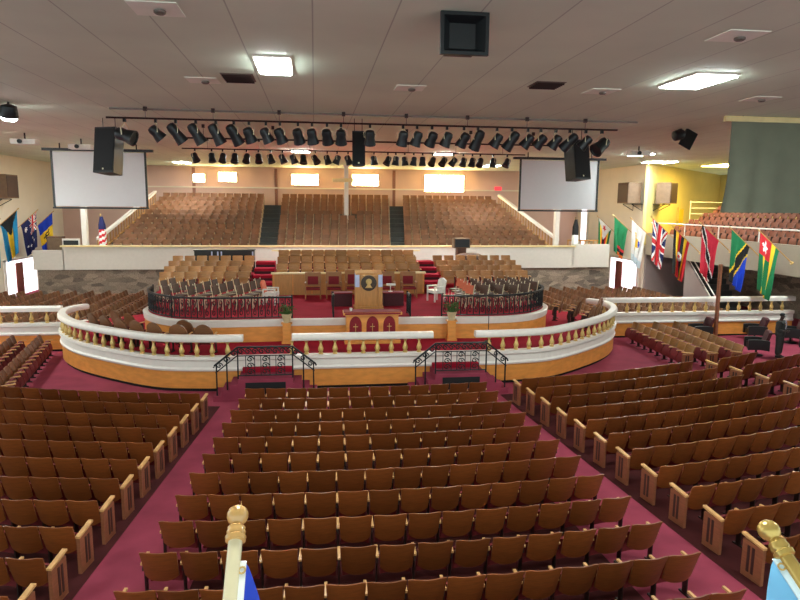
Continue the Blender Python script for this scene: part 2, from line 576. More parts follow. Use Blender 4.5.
# side blocks whose rows face the stage
def facing_rows(x0, y0, x1, y1, n, rows, dx, rz, where, group, back=None):
    for r in range(rows):
        for i in range(n):
            f = (i + .5) / n
            x, y = x0 + (x1 - x0) * f + dx * r, y0 + (y1 - y0) * f
            if not seen(x, y, 0.85):
                continue
            end = (1 if rz > 0 else -1) * (0 if i else 1)
            lab = 'wooden folding seat, %s from the near end, %s row from the platform, %s' % (ORD[i + 1], ORD[r + 1], where)
            theatre_seat('folding_chair', x, y, rz, lab, group, 0 if i else (-1 if rz > 0 else 1), 0.56, back or S_BACK2)
S_BACK2 = back_mesh().mesh('golden_back', 'golden_wood', True)
facing_rows(13.25, 20.9, 13.55, 26.0, 9, 3, 0.95, PI / 2, 'pole side', 'folding seats by the wooden pole')
facing_rows(-8.75, 18.9, -10.1, 25.4, 12, 3, -0.95, -PI / 2 + 0.2, 'flag side', 'folding seats by the blue flags', S_BACK)

# ------------------------------------------------------------------ small seats: far gallery, choir, far floor
def small_seat(wood, pale=False):
    m = MB()
    m.v = []
    b = back_mesh(0.50, 0.36, 0.86, -0.16, 0.12)
    m.add(b.v, b.f, 0)
    def fn(u, v):
        x = (u - .5) * 2
        return (x * 0.22, 0.10 - 0.10 * v + 0.04 * math.sin(PI * v), 0.30 + 0.32 * v)
    c = MB().shell(fn, 4, 3, (0, -0.05, 0.0))
    m.add(c.v, c.f, 0)
    m.box((-0.268, 0.0, 0.30), (0.05 if pale else 0.03, 0.14, 0.60), mi=2 if pale else 1)
    m.box((-0.265, 0.03, 0.615), (0.05, 0.34, 0.03), mi=2)
    return m
G_SEAT = small_seat('gallery_wood', True).mesh('gallery_seat', ['gallery_wood', 'iron_brown', 'gallery_arm'], True)
C_SEAT = small_seat('choir_wood').mesh('choir_seat', ['choir_wood', 'iron_brown', 'arm_wood'], True)
D_SEAT = small_seat('dark_seat_wood').mesh('floor_seat', ['dark_seat_wood', 'iron_brown', 'end_wood'], True)

def single(name, me, x, y, z, rz, label, group):
    o = link(name, me, None, (x, y, z))
    o.rotation_euler = (0, 0, rz)
    return tag(o, label, 'seat', group)

rest = MB()
total = 0
SECT = [('left-side section', -12.35, -3.55, -11.05, -3.7), ('middle section', -2.42, 4.85, -2.42, 5.65), ('right-side section', 5.75, 15.35, 6.7, 13.8)]
for k in range(NR):
    f = k / (NR - 1)
    for (nm, a, b, a1, b1) in SECT:
        xa, xb = a + (a1 - a) * f, b + (b1 - b) * f
        n = round((xb - xa) / 0.575)
        for i in range(n):
            x = xa + (xb - xa) * (i + .5) / n
            y, z = GY0 + GDY * k, GZ0 + GDZ * k
            if abs(x - 2.25) < 0.45 and abs(y - 46.25) < 0.6:
                continue
            if k < 7:
                total += 1
                single('gallery_chair', G_SEAT, x, y, z, PI, 'brown gallery seat, %s row above the white parapet, %s seat across, %s' % (ORD[k + 1], ORD[i + 1], nm), 'brown seats of the far gallery')
            else:
                o = len(rest.v)
                rest.v += [(x - p.co.x, y - p.co.y, z + p.co.z) for p in G_SEAT.vertices]
                for p in G_SEAT.polygons:
                    rest.f.append(tuple(q + o for q in p.vertices))
                    rest.m.append(p.material_index)
print('gallery seats', total)
o = rest.obj('gallery_seating', ['gallery_wood', 'iron_brown', 'gallery_arm'], None, True)
tag(o, 'upper rows of brown seats below the bright wall lamps', 'seats', kind='stuff')

# choir wings and loft on risers
def risers(name, x0, x1, y0, dy, z0, dz, rows, n, text, group, label):
    t = thing(name, label, 'riser', ((x0 + x1) / 2, y0, ZI), 0)
    for r in range(rows):
        ya, yb = y0 + dy * r - 0.42, y0 + dy * rows - 0.42
        MB().box((0, (ya + yb) / 2 - y0, (z0 + dz * r - ZI) / 2 + 0.001), (x1 - x0 + 0.1, yb - ya, max(0.012, z0 + dz * r - ZI))).obj('tread', 'stage_carpet', t)
    for r in range(rows):
        for i in range(n):
            x = x0 + (x1 - x0) * (i + .5) / n
            single('choir_chair', C_SEAT, x, y0 + dy * r, z0 + dz * r + 0.008, PI, 'golden brown choir seat, %s across in the %s row, %s' % (ORD[i + 1], ORD[r + 1], text), group)
risers('choir_riser', -6.95, -2.95, 29.4, 0.95, ZI + 0.02, 0.17, 4, 7, 'wing below the black covered console', 'choir seats of the wing below the black console', 'red carpeted steps under the wing of seats below the black covered console')
risers('choir_riser', 5.95, 10.2, 29.4, 0.95, ZI + 0.02, 0.17, 4, 7, 'wing below the brown organ', 'choir seats of the wing below the organ', 'red carpeted steps under the wing of seats below the brown organ')
risers('choir_riser', -1.75, 4.8, 28.85, 0.95, ZI + 0.42, 0.25, 3, 12, 'middle loft behind the pulpit', 'choir seats of the middle loft', 'red carpeted steps under the middle loft behind the pulpit')

# dark seats on the floor behind the side rails
def floor_seats(x0, dx, rz, where):
    for r in range(11):
        for i in range(19):
            x, y = x0 + dx * r, 27.6 + 0.58 * i
            if abs(x - XA) < 11.3 and y < 29.2 or y > 38.6:
                continue
            if not (seen(x, y, 0.85, 8)):
                continue
            single('floor_chair', D_SEAT, x, y, 0, rz, 'dark brown floor seat behind the %s, %s row out, %s from the rail' % (where, ORD[r + 1], ORD[i + 1]), 'dark floor seats behind the ' + where)
floor_seats(-7.75, -0.92, -PI / 2, 'left-side rail')
floor_seats(10.65, 0.92, PI / 2, 'right-side rail')

# upholstered rounded seats between balustrade and inner platform
def round_back():
    def fn(u, v):
        x = (u - .5) * 2
        hw = 0.29 * (1 - 0.35 * max(0, v - 0.55) ** 1.5 * 2)
        return (x * hw, -0.18 - 0.14 * v - 0.03 * (1 - x * x), 0.34 + (0.62 - 0.16 * x * x * max(0, v - .3)) * v)
    return MB().shell(fn, 8, 6, (0, 0.07, 0))
R_BACK = round_back().mesh('padded_back', 'dark_seat_wood', True)
def padded_seat(x, y, rz, label, group):
    t = thing('padded_chair', label, 'seat', (x, y, ZP + 0.004), rz, group)
    link('backrest', R_BACK, t)
    link('seat_cushion', S_CUSH, t)
    s_ = link('standard', S_STD, t, (-0.30, 0, 0))
    link('armrest', S_ARM, s_)
    s_ = link('standard', S_STD, t, (0.30, 0, 0))
    link('armrest', S_ARM, s_)
# ------------------------------------------------------------------ stage platform and balustrades
half = [(0, 20.0), (2.0, 20.0), (3.7, 19.98), (5.0, 20.03), (6.4, 20.35), (8.0, 21.45), (9.5, 22.8), (10.5, 24.2), (10.95, 25.4), (10.95, 26.2), (10.6, 26.9)]
right = [(XA + u, y) for u, y in catmull([Vector(p) for p in half], 6)]
left = [(2 * XA - x, y) for x, y in right]
front = list(reversed(left)) + right[1:]          # travels from the left end to the right end, stage on the left-hand side
pl = thing('stage_platform', 'wide curved stage platform with red carpet, white band and orange wood front', 'stage', (XA, 21, 0))
def child(mb, name, mats, parent, smooth=False):
    """mesh in world coordinates parented to a thing"""
    o = mb.obj(name, mats, parent, smooth)
    bx = parent
    o.matrix_parent_inverse = Matrix.Identity(4)
    inv = (Matrix.Translation(bx.location) @ Matrix.Rotation(bx.rotation_euler.z, 4, 'Z')).inverted()
    o.data.transform(inv)
    return o
inner = [(x, y + 0.0) for x, y in front]
poly = list(front) + [(XA + 8.6, 28.6), (XA + 8.3, 29.2), (XA + 8.3, 39.9), (XA - 8.3, 39.9), (XA - 8.3, 29.2), (XA - 8.6, 28.6)]
cx, cy = XA, 27.0
shr = [(cx + (x - cx) * 0.985, cy + (y - cy) * 0.985 if y < 27 else y) for x, y in poly]
child(MB().prism(shr, 0.02, ZP - 0.005), 'carpet_top', 'stage_carpet', pl)
child(MB().sweep(front, [(-0.02, 0.10), (0.05, 0.10), (0.05, 0.68), (-0.02, 0.68)]), 'wood_front', 'orange_wood', pl)
child(MB().sweep(front, [(-0.06, 0.0), (-0.01, 0.0), (-0.01, 0.10), (-0.06, 0.10)]), 'plinth', 'dark_gap', pl)
child(MB().sweep(front, [(-0.12, 0.66), (0.10, 0.66), (0.12, 0.72), (0.08, 0.78), (0.08, 0.98), (0.14, 1.02), (0.14, 1.12), (-0.12, 1.12)]), 'white_band', 'white_paint', pl)

BAL = MB().lathe([(0.075, 0), (0.075, 0.05), (0.045, 0.07), (0.075, 0.11), (0.088, 0.16), (0.072, 0.22), (0.040, 0.31), (0.032, 0.37), (0.05, 0.395), (0.06, 0.43), (0.06, 0.46)], n=10).mesh('baluster', 'gold', True)
def balustrade(name, path, label, zb=1.12, skip_first=True, group=None):
    t = thing(name, label, 'balustrade', (path[len(path) // 2][0], path[len(path) // 2][1], zb), 0, group)
    child(MB().sweep(path, [(-0.14, zb + 0.46), (0.12, zb + 0.46), (0.15, zb + 0.50), (0.15, zb + 0.60), (0.11, zb + 0.66), (-0.12, zb + 0.66), (-0.16, zb + 0.60), (-0.16, zb + 0.50)]), 'top_rail', 'white_paint', t, True)
    pts = along([Vector((p[0], p[1], 0)) for p in path], 0.47)
    for p, _ in pts[(1 if skip_first else 0):-1] if len(pts) > 3 else pts:
        link('baluster', BAL, t, (p.x - t.location.x, p.y - t.location.y, 0.0))
    return t
def between(u0, u1):
    return [p for p in front if u0 <= p[0] - XA <= u1 and True]
lp = [p for p in left if p[0] - XA <= -3.69][::1]
rp_ = [p for p in right if p[0] - XA >= 3.69]
balustrade('balustrade', list(reversed(lp)), 'white rail on gold balusters curving round the stage on the flag side')
balustrade('balustrade', [(XA - 2.2, 20.0), (XA, 20.0), (XA + 2.3, 19.99)], 'short straight white rail on gold balusters between the two stage stairs', skip_first=False)
balustrade('balustrade', rp_, 'white rail on gold balusters curving round the stage on the pole side')

def pad_rows(path, offs, sgn, where, group):
    for r_, off in enumerate(offs):
        P = [Vector((p[0], p[1], 0)) for p in path]
        Q = []
        for i, p in enumerate(P):
            d = (P[min(i + 1, len(P) - 1)] - P[max(i - 1, 0)]).normalized()
            Q.append(p + Vector((-d.y, d.x, 0)) * sgn * off)
        for i, (p, d) in enumerate(along(Q, 0.78)[(r_ % 2):-1]):
            n_ = Vector((-d.y, d.x, 0)) * sgn
            if min(math.hypot(p.x - q_[0], p.y - q_[1]) for q_ in ifr) < 0.50:
                continue
            padded_seat(p.x, p.y, math.atan2(-n_.x, n_.y), 'brown padded seat inside the curved balustrade, %s along in the %s row, %s' % (ORD[i + 1], ORD[r_ + 1], where), group)
PADS = []
PADS.append(lambda: pad_rows([p for p in left if -10.0 <= p[0] - XA <= -5.0], (0.62, 1.38), -1, 'flag side', 'brown padded seats on the flag side of the platform'))
PADS.append(lambda: pad_rows([p for p in right if 9.3 <= p[0] - XA and p[1] < 26.3], (0.75, 1.55, 2.3), 1, 'pole side', 'brown padded seats on the pole side of the platform'))

def side_rail(x0, x1, y, label):
    t = thing('side_rail', label, 'balustrade', ((x0 + x1) / 2, y, 0))
    p = [(x0, y), (x1, y)]
    child(MB().sweep(p, [(-0.10, 0.08), (0.05, 0.08), (0.05, 0.68), (-0.10, 0.68)]), 'wood_front', 'orange_wood', t)
    child(MB().sweep(p, [(-0.10, 0.0), (0.0, 0.0), (0.0, 0.08), (-0.10, 0.08)]), 'plinth', 'dark_gap', t)
    child(MB().sweep(p, [(-0.16, 0.66), (0.10, 0.66), (0.12, 0.72), (0.08, 0.78), (0.08, 0.98), (0.14, 1.02), (0.14, 1.14), (-0.16, 1.14)]), 'white_band', 'white_paint', t)
    child(MB().sweep(p, [(-0.16, 1.60), (0.15, 1.60), (0.15, 1.74), (0.11, 1.80), (-0.12, 1.80), (-0.16, 1.74)]), 'top_rail', 'white_paint', t)
    for q, _ in along([Vector((a, b, 0)) for a, b in p], 0.56)[1:-1]:
        link('baluster', BAL, t, (q.x - t.location.x, 0, 1.14))
side_rail(-18.4, -9.85, 26.25, 'straight white rail on gold balusters from the curved stage to the wall with blue flags')
side_rail(12.75, 22.0, 26.75, 'straight white rail on gold balusters behind the wooden pole and black armchairs')

# inner platform with wood front and white band
ih = [(0, 22.15), (2.3, 22.15), (4.5, 22.05), (5.6, 22.15), (6.5, 22.6), (7.3, 23.5), (7.75, 24.6), (7.8, 25.6)]
ir = [(XA + u, y) for u, y in catmull([Vector(p) for p in ih], 6)]
il = [(2 * XA - x, y) for x, y in ir]
ifr = list(reversed(il)) + ir[1:]
for fn_ in PADS:
    fn_()
ip = thing('inner_platform', 'raised inner platform with red carpet and white edge around the pulpit', 'stage', (XA, 24, ZP))
child(MB().prism([(cx + (x - cx) * 0.99, 26 + (y - 26) * 0.985) for x, y in ifr] + [(XA + 7.7, 36.5), (XA - 7.7, 36.5)], ZP + 0.002, ZI - 0.005), 'carpet_top', 'stage_carpet', ip)
child(MB().sweep(ifr, [(-0.02, ZP + 0.004), (0.03, ZP + 0.004), (0.03, ZI - 0.22), (-0.02, ZI - 0.22)]), 'wood_front', 'orange_wood', ip)
child(MB().sweep(ifr, [(-0.10, ZI - 0.24), (0.06, ZI - 0.24), (0.09, ZI - 0.02), (0.06, ZI), (-0.10, ZI)]), 'white_band', 'white_paint', ip)

# iron railings on the inner platform
PICK = MB().tube([(0, 0, 0.06), (0, 0, 0.72)], 0.020, 6).mesh('picket', 'black_iron')
def spiral(sg):
    return [(sg * 0.055 * math.cos(q * 0.5) * (1 - q / 16), 0.0, 0.40 + sg * (0.15 - 0.14 * math.sin(q * 0.5 + PI) * (1 - q / 16) * 0.9)) for q in range(14)]
ring = MB().tube(list(reversed(spiral(1))) + spiral(-1), 0.014, 5)
SCR = ring.mesh('scroll', 'black_iron')
def iron_rail(path, label, z):
    t = thing('iron_railing', label, 'railing', (path[0][0], path[0][1], z))
    P3 = [Vector((p[0], p[1], 0)) for p in path]
    child(MB().sweep(path, [(-0.04, z + 0.71), (0.04, z + 0.71), (0.04, z + 0.77), (-0.04, z + 0.77)]), 'top_rail', 'black_iron', t)
    child(MB().sweep(path, [(-0.02, z + 0.04), (0.02, z + 0.04), (0.02, z + 0.07), (-0.02, z + 0.07)]), 'bottom_rail', 'black_iron', t)
    for i, (p, d) in enumerate(along(P3, 0.115)):
        loc = (p.x - t.location.x, p.y - t.location.y, 0)
        if i % 2 == 0:
            c = link('picket', PICK, t, loc)
        else:
            c = link('scroll', SCR, t, loc)
            c.rotation_euler = (0, 0, math.atan2(d.y, d.x))
    for p in (P3[0], P3[-1], P3[len(P3) // 2]):
        link('post', POST, t, (p.x - t.location.x, p.y - t.location.y, 0))
POST = MB().tube([(0, 0, 0), (0, 0, 0.82)], 0.028, 8).mesh('post', 'black_iron')
inset = lambda pts: [(cx + (x - cx) * 0.985, 26 + (y - 26) * 0.96) for x, y in pts]
iron_rail(inset([p for p in reversed(il) if p[0] - XA <= -2.25]), 'black scrolled iron railing before the choir chairs on the flag side', ZI)
iron_rail(inset([p for p in ir if p[0] - XA >= 2.95]), 'black scrolled iron railing before the choir chairs on the pole side', ZI)
iron_rail([(0.62, 22.35), (0.62, 23.1)], 'short black iron railing beside the table, plant side near the white cup', ZI)
iron_rail([(3.35, 22.3), (3.35, 23.1)], 'short black iron railing between the table and the red aisle carpet', ZI)

# stairs up to the stage
def stage_stairs(xc, label, rlabel):
    t = thing('stage_stairs', label, 'stairs', (xc, 19.4, 0))
    MB().box((0, -0.05, 0.33), (1.62, 1.0, 0.66)).obj('landing', 'carpet', t)
    MB().box((0.0, -0.555, 0.31), (1.18, 0.02, 0.50)).obj('vent_opening', 'dark_gap', t)
    MB().box((0, 0.33, 0.73), (1.5, 0.22, 0.14)).obj('top_step', 'stage_carpet', t)
    for s_ in (-1, 1):
        for k in range(3):
            h = 0.165 * (3 - k)
            MB().box((s_ * (0.81 + 0.12 + 0.24 * k), -0.06, h / 2), (0.24, 0.98, h)).obj('step', 'carpet', t)
    r = thing('iron_stair_railing', rlabel, 'railing', (xc, 18.87, 0.0))
    yy = 0.06
    MB().tube([(-0.80, yy, 1.62), (0.80, yy, 1.62)], 0.030, 6).obj('top_rail', 'black_iron', r)
    MB().tube([(-0.80, yy, 1.36), (0.80, yy, 1.36)], 0.020, 6).obj('middle_rail', 'black_iron', r)
    MB().tube([(-0.80, yy, 0.76), (0.80, yy, 0.76)], 0.020, 6).obj('bottom_rail', 'black_iron', r)
    for s_ in (-1, 1):
        for k, (dx, z0, z1) in enumerate(((0.80, 0.664, 1.64), (1.12, 0.334, 1.40), (1.42, 0.169, 1.12))):
            MB().tube([(s_ * dx, yy, z0), (s_ * dx, yy, z1)], 0.024, 6).obj('post', 'black_iron', r)
        MB().tube([(s_ * 0.80, yy, 1.62), (s_ * 1.48, yy, 1.08), (s_ * 1.50, yy, 1.02)], 0.030, 6).obj('slope_rail', 'black_iron', r)
        MB().tube([(s_ * 0.80, yy, 1.38), (s_ * 1.45, yy, 0.86)], 0.020, 6).obj('slope_rail', 'black_iron', r)
        sc = MB()
        for k in range(3):
            bx_, bz = s_ * (0.90 + 0.22 * k), 1.43 - 0.175 * k
            sc.tube([(bx_ + 0.10 * (1 - a / 10) * math.cos(a * s_), yy, bz + 0.09 * (1 - a / 10) * math.sin(a)) for a in [q * 0.6 for q in range(15)]], 0.022, 5)
        sc.obj('scrollwork', 'black_iron', r)
    sc = MB()
    for k in range(8):
        bx_ = -0.70 + 0.2 * k
        s2 = 1 if k % 2 else -1
        sc.tube([(bx_ + 0.10 * (1 - a / 10) * math.cos(a * s2), yy, 1.49 + 0.10 * (1 - a / 10) * math.sin(a)) for a in [q * 0.6 for q in range(15)]], 0.020, 5)
    sc.obj('scrollwork', 'black_iron', r)
    for k in range(3):
        bx_ = -0.44 + 0.44 * k
        pn = MB().tube([(bx_ - 0.13, yy, 0.76), (bx_ - 0.13, yy, 1.36)], 0.013, 6).tube([(bx_ + 0.13, yy, 0.76), (bx_ + 0.13, yy, 1.36)], 0.013, 6)
        for q in range(3):
            pn.tube([(bx_ + 0.11 * (1 - a / 10) * math.cos(a), yy, 0.87 + 0.19 * q + 0.09 * (1 - a / 10) * math.sin(a)) for a in [w_ * 0.6 for w_ in range(15)]], 0.019, 5)
        pn.obj('scroll_panel', 'black_iron', r)
stage_stairs(XA - 2.95, 'carpeted double stairs to the stage on the flag side', 'black scrolled iron railing around the stage stairs on the flag side')
stage_stairs(XA + 3.0, 'carpeted double stairs to the stage on the pole side', 'black scrolled iron railing around the stage stairs on the pole side')

# pulpit
pu = thing('pulpit', 'wooden pulpit with round gold emblem and pale lit corner columns', 'pulpit', (2.02, 24.4, ZI))
MB().box((0, 0, 0.04), (1.12, 0.62, 0.08)).obj('base', 'panel_wood', pu)
MB().box((0, 0.02, 0.68), (0.80, 0.46, 1.20)).obj('body', 'panel_wood', pu)
for s_ in (-1, 1):
    MB().box((s_ * 0.44, -0.06, 0.46), (0.16, 0.46, 0.76)).obj('column', 'panel_wood', pu)
    MB().box((s_ * 0.44, -0.06, 1.09), (0.16, 0.46, 0.50)).obj('column_glass', 'glass_pale', pu)
MB().box((0, 0.0, 1.37), (1.02, 0.60, 0.05), rx=0.12).obj('desk_top', 'panel_wood', pu)
em = MB().lathe([(0.30, 0), (0.30, 0.025), (0.24, 0.03), (0.24, 0.018), (0.0, 0.018)], (0, -0.21, 0.98), 28, axis=(0, -1, 0)).obj('medallion', 'bronze', pu)
bust = MB().lathe([(0.0, 0), (0.10, 0.005), (0.115, 0.015), (0.09, 0.03), (0.0, 0.036)], (0.0, -0.225, 1.04), 16, axis=(0, -1, 0))
bust.prism([(0, 0)] * 0 or [(-0.12, 0.0), (0.12, 0.0), (0.12, 0.02), (-0.12, 0.02)], 0, 0.001)
bust.v, bust.f, bust.m = bust.v[:-8], bust.f[:-6], bust.m[:-6]
def bustf(u, v):
    x = (u - .5) * 2
    return (x * (0.05 + 0.09 * (1 - v) ** 1.6), -0.232, 0.80 + 0.17 * v)
bust.shell(bustf, 6, 5, (0, -0.012, 0))
bust.obj('bust_emblem', 'gold', em)

# communion table
tb = thing('communion_table', 'wide wooden table with three arched red panels and gold crosses', 'table', (1.93, 21.7, ZP + 0.004))
tb.scale = (1, 1, 1.16)
tw = MB().box((0, 0, 0.05), (1.92, 0.60, 0.10)).box((0, 0.06, 0.47), (1.80, 0.44, 0.80)).box((0, 0, 0.90), (2.0, 0.66, 0.07))
tw.obj('body', 'orange_wood', tb)
MB().box((0, 0.0, 0.945), (1.96, 0.62, 0.02)).box((0, -0.335, 0.905), (1.9, 0.006, 0.05)).obj('cloth', 'velvet', tb)
for k in (-1, 0, 1):
    arch = [(k * 0.58 + 0.21, 0.12), (k * 0.58 + 0.21, 0.54)] + [(k * 0.58 + 0.21 * math.cos(a), 0.54 + 0.27 * math.sin(a)) for a in [PI * q / 10 for q in range(1, 10)]] + [(k * 0.58 - 0.21, 0.54), (k * 0.58 - 0.21, 0.12)]
    n = len(arch)
    m = MB().add([(x, -0.162, z) for x, z in arch] + [(x, -0.17, z) for x, z in arch], [tuple(range(n)), tuple(range(2 * n - 1, n - 1, -1))] + [(i, n + i, n + (i + 1) % n, (i + 1) % n) for i in range(n)])
    a_ = m.obj('arch_panel', 'velvet', tb)
    MB().box((k * 0.58, -0.176, 0.42), (0.02, 0.012, 0.34)).box((k * 0.58, -0.176, 0.50), (0.16, 0.012, 0.02)).obj('cross', 'gold', a_)
cu = MB().lathe([(0.035, 0), (0.05, 0.10), (0.045, 0.10), (0.0, 0.02)], (1.20, 21.68, ZP + 1.112), 12).obj('cup', 'white_plastic', None, True)
tag(cu, 'small white cup standing on the end of the wooden table', 'cup')

# red carpeted benches beside the pulpit
for xx, tx in ((1.02, 'low red cloth covered bench on the flag side of the pulpit'), (3.05, 'low red cloth covered bench on the pole side of the pulpit')):
    b = thing('covered_bench', tx, 'bench', (xx, 25.0, ZI))
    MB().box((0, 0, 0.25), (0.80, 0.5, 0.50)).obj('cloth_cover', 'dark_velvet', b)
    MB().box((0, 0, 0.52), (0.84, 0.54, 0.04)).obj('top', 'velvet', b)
ml = thing('desk_lamp', 'white desk lamp on the red bench beside the pulpit', 'lamp', (2.95, 25.0, ZI + 0.54))
MB().lathe([(0.09, 0), (0.09, 0.02), (0.015, 0.03), (0.015, 0.25)], n=12).obj('stem', 'white_plastic', ml)
MB().box((0.02, 0, 0.28), (0.36, 0.14, 0.07)).obj('lamp_shade', 'white_plastic', ml)

# panelled wall in front of the loft
pn = thing('choir_screen', 'long golden wood panel wall with pale rail behind the thrones', 'panel wall', (1.5, 28.2, ZI))
MB().box((0, 0, 0.46), (6.7, 0.10, 0.92)).obj('panel', 'panel_wood', pn)
MB().box((0, -0.02, 0.955), (6.8, 0.24, 0.07)).obj('top_rail', 'pale_rail', pn)
for k in range(9):
    MB().box((-3.3 + 0.825 * k, -0.06, 0.46), (0.05, 0.03, 0.9)).obj('stile', 'orange_wood', pn)
lr = thing('loft_rail', 'pale wooden rail along the back of the middle choir loft', 'rail', (1.6, 32.6, ZI))
MB().box((0, 0, 0.80), (6.7, 0.08, 1.60)).obj('panel', 'panel_wood', lr)
MB().box((0, -0.02, 1.635), (7.5, 0.22, 0.07)).obj('top_rail', 'pale_rail', lr)

def throne(x, y, h, label, red='velvet'):
    t = thing('throne', label, 'chair', (x, y, ZI), 0, 'thrones behind the pulpit')
    w2 = 0.31
    MB().box((0, -0.05, 0.42), (0.58, 0.54, 0.08)).obj('seat', red, t)
    MB().box((0, 0.24, 0.50 + (h - 0.5) / 2), (0.58, 0.06, h - 0.5)).obj('back_frame', 'throne_wood', t)
    bp = MB()
    bp.shell(lambda u, v: ((u - .5) * 0.44, 0.20 - 0.02 * math.sin(PI * u) * math.sin(PI * v), 0.56 + (h - 0.70) * v), 4, 4, (0, 0.03, 0))
    bp.obj('backrest', red, t, True)
    for sx in (-1, 1):
        MB().box((sx * w2, 0.24, h / 2), (0.05, 0.07, h)).obj('leg', 'throne_wood', t)
        MB().box((sx * w2, -0.30, 0.33), (0.05, 0.06, 0.66)).obj('leg', 'throne_wood', t)
        MB().box((sx * w2, -0.04, 0.67), (0.06, 0.62, 0.04)).obj('armrest', 'throne_wood', t)
    MB().box((0, -0.30, 0.20), (0.6, 0.03, 0.05)).obj('stretcher', 'throne_wood', t)
    MB().box((0, 0.24, h + 0.02), (0.66, 0.08, 0.05)).obj('crest_rail', 'throne_wood', t)
throne(-0.10, 27.1, 1.05, 'wooden armchair with dark red back, outermost on the plant side')
throne(0.78, 27.1, 1.05, 'wooden armchair with dark red back, second from the flag-side end of the panel')
throne(1.60, 27.2, 1.12, 'tall red backed throne half hidden directly behind the pulpit')
throne(3.05, 27.1, 1.05, 'wooden armchair with dark red back behind the white desk lamp')
throne(3.98, 27.1, 1.05, 'wooden armchair with dark red back beside the red aisle steps')

# red steps on either side of the loft
def loft_steps(x0, x1, label):
    t = thing('loft_steps', label, 'stairs', ((x0 + x1) / 2, 28.0, ZI))
    for k in range(5):
        y0, y1 = 28.0 + 0.75 * k, 31.8
        m = MB().box((0, (y0 + y1) / 2 - 28.0, 0.12 + 0.24 * k), (x1 - x0, y1 - y0, 0.24))
        m.obj('step', 'stage_carpet', t)
        MB().box((0, y0 - 28.0 - 0.005, 0.06 + 0.24 * k), (x1 - x0, 0.012, 0.11)).obj('riser', 'dark_velvet', t)
loft_steps(-2.80, -1.90, 'red carpeted steps beside the loft on the flag side')
loft_steps(4.98, 5.80, 'red carpeted steps beside the loft on the pole side')

# potted plants on pedestals
def potted(x, label, plabel):
    pd = thing('pedestal', plabel, 'pedestal', (x, 21.80, ZP))
    MB().box((0, 0, 0.03), (0.36, 0.30, 0.06)).obj('base', 'orange_wood', pd)
    MB().box((0, 0, 0.36), (0.28, 0.22, 0.66)).obj('shaft', 'orange_wood', pd)
    MB().box((0, 0, 0.70), (0.38, 0.30, 0.04)).obj('top', 'orange_wood', pd)
    t = thing('potted_plant', label, 'plant', (x, 21.80, ZP + 0.72))
    MB().lathe([(0.10, 0), (0.17, 0.26), (0.18, 0.30), (0.155, 0.30), (0.14, 0.24), (0.0, 0.22)], n=14).obj('pot', 'clay_pot', t, True)
    m = MB()
    for k in range(46):
        a, r, h = random.random() * 2 * PI, 0.08 + 0.20 * random.random(), 0.30 + 0.30 * random.random()
        c = Vector((r * math.cos(a), r * math.sin(a) * 0.7, h))
        d = Vector((math.cos(a), math.sin(a), random.uniform(-.3, .6))).normalized() * 0.11
        s_ = Vector((-math.sin(a), math.cos(a), 0)) * 0.045
        b0 = Vector((0.03 * math.cos(a), 0.03 * math.sin(a), 0.22))
        m.tube([b0, c - d * 0.6], 0.006, 4)
        m.add([c - d, c + s_ + Vector((0, 0, .015)), c + d, c - s_ + Vector((0, 0, .015)), c + Vector((0, 0, -0.01))], [(0, 1, 4), (1, 2, 4), (2, 3, 4), (3, 0, 4)])
    m.obj('foliage', 'plant_leaf', t)
potted(-0.98, 'leafy green plant in a pale pot on the flag side pedestal', 'small orange wood pedestal under the plant on the flag side')
potted(4.75, 'leafy green plant in a pale pot on the pole side pedestal', 'small orange wood pedestal under the plant on the pole side')

# microphone stand
ms = thing('microphone_stand', 'thin black microphone stand before the iron railing on the pole side', 'stand', (6.0, 21.45, ZP))
MB().lathe([(0.13, 0), (0.12, 0.03), (0.02, 0.04)], n=14).obj('base', 'black_iron', ms)
MB().tube([(0, 0, 0.03), (0, 0, 1.35)], 0.014, 6).obj('pole', 'black_iron', ms)
MB().lathe([(0.018, 0), (0.022, 0.10), (0.035, 0.12), (0.03, 0.17), (0.0, 0.19)], (0, 0, 1.33), 10).obj('microphone', 'black_plastic', ms)

# choir chairs with metal frames behind the iron railings
CH_SEAT = MB().box((0, 0.0, 0.45), (0.44, 0.42, 0.06)).mesh('chair_seat', 'chair_brown')
CH_BACK = MB().shell(lambda u, v: ((u - .5) * 0.40, -0.20 - 0.06 * v - 0.02 * math.sin(PI * u), 0.55 + 0.33 * v), 5, 3, (0, 0.03, 0)).mesh('chair_back', 'chair_brown', True)
CH_RED = CH_BACK.copy()
CH_RED.materials[0] = MATS['orange_fabric']
fr = MB()
for sx in (-1, 1):
    fr.tube([(sx * 0.225, 0.20, 0.0), (sx * 0.225, 0.19, 0.43), (sx * 0.225, -0.19, 0.45), (sx * 0.225, -0.29, 0.93)], 0.017, 6)
    fr.tube([(sx * 0.225, -0.19, 0.45), (sx * 0.225, -0.26, 0.0)], 0.017, 6)
CH_FRAME = fr.mesh('chair_frame', 'light_metal')
def choir_chair(x, y, rz, label, group, red=False):
    t = thing('metal_choir_chair', label, 'chair', (x, y, ZI), rz, group)
    link('seat', CH_SEAT, t)
    link('backrest', CH_RED if red else CH_BACK, t)
    link('frame', CH_FRAME, t)
for i in range(5):
    for j in range(4):
        if i == 0 and j < 2:
            continue
        choir_chair(-6.15 + 0.88 * i + 0.18 * j, 24.4 + 0.72 * j + (0.5 if i == 0 else 0), math.radians(-112), 'metal framed choir chair, %s column from the wall with blue flags, %s from the railing' % (ORD[i + 1], ORD[j + 1]), 'choir chairs on the flag side')
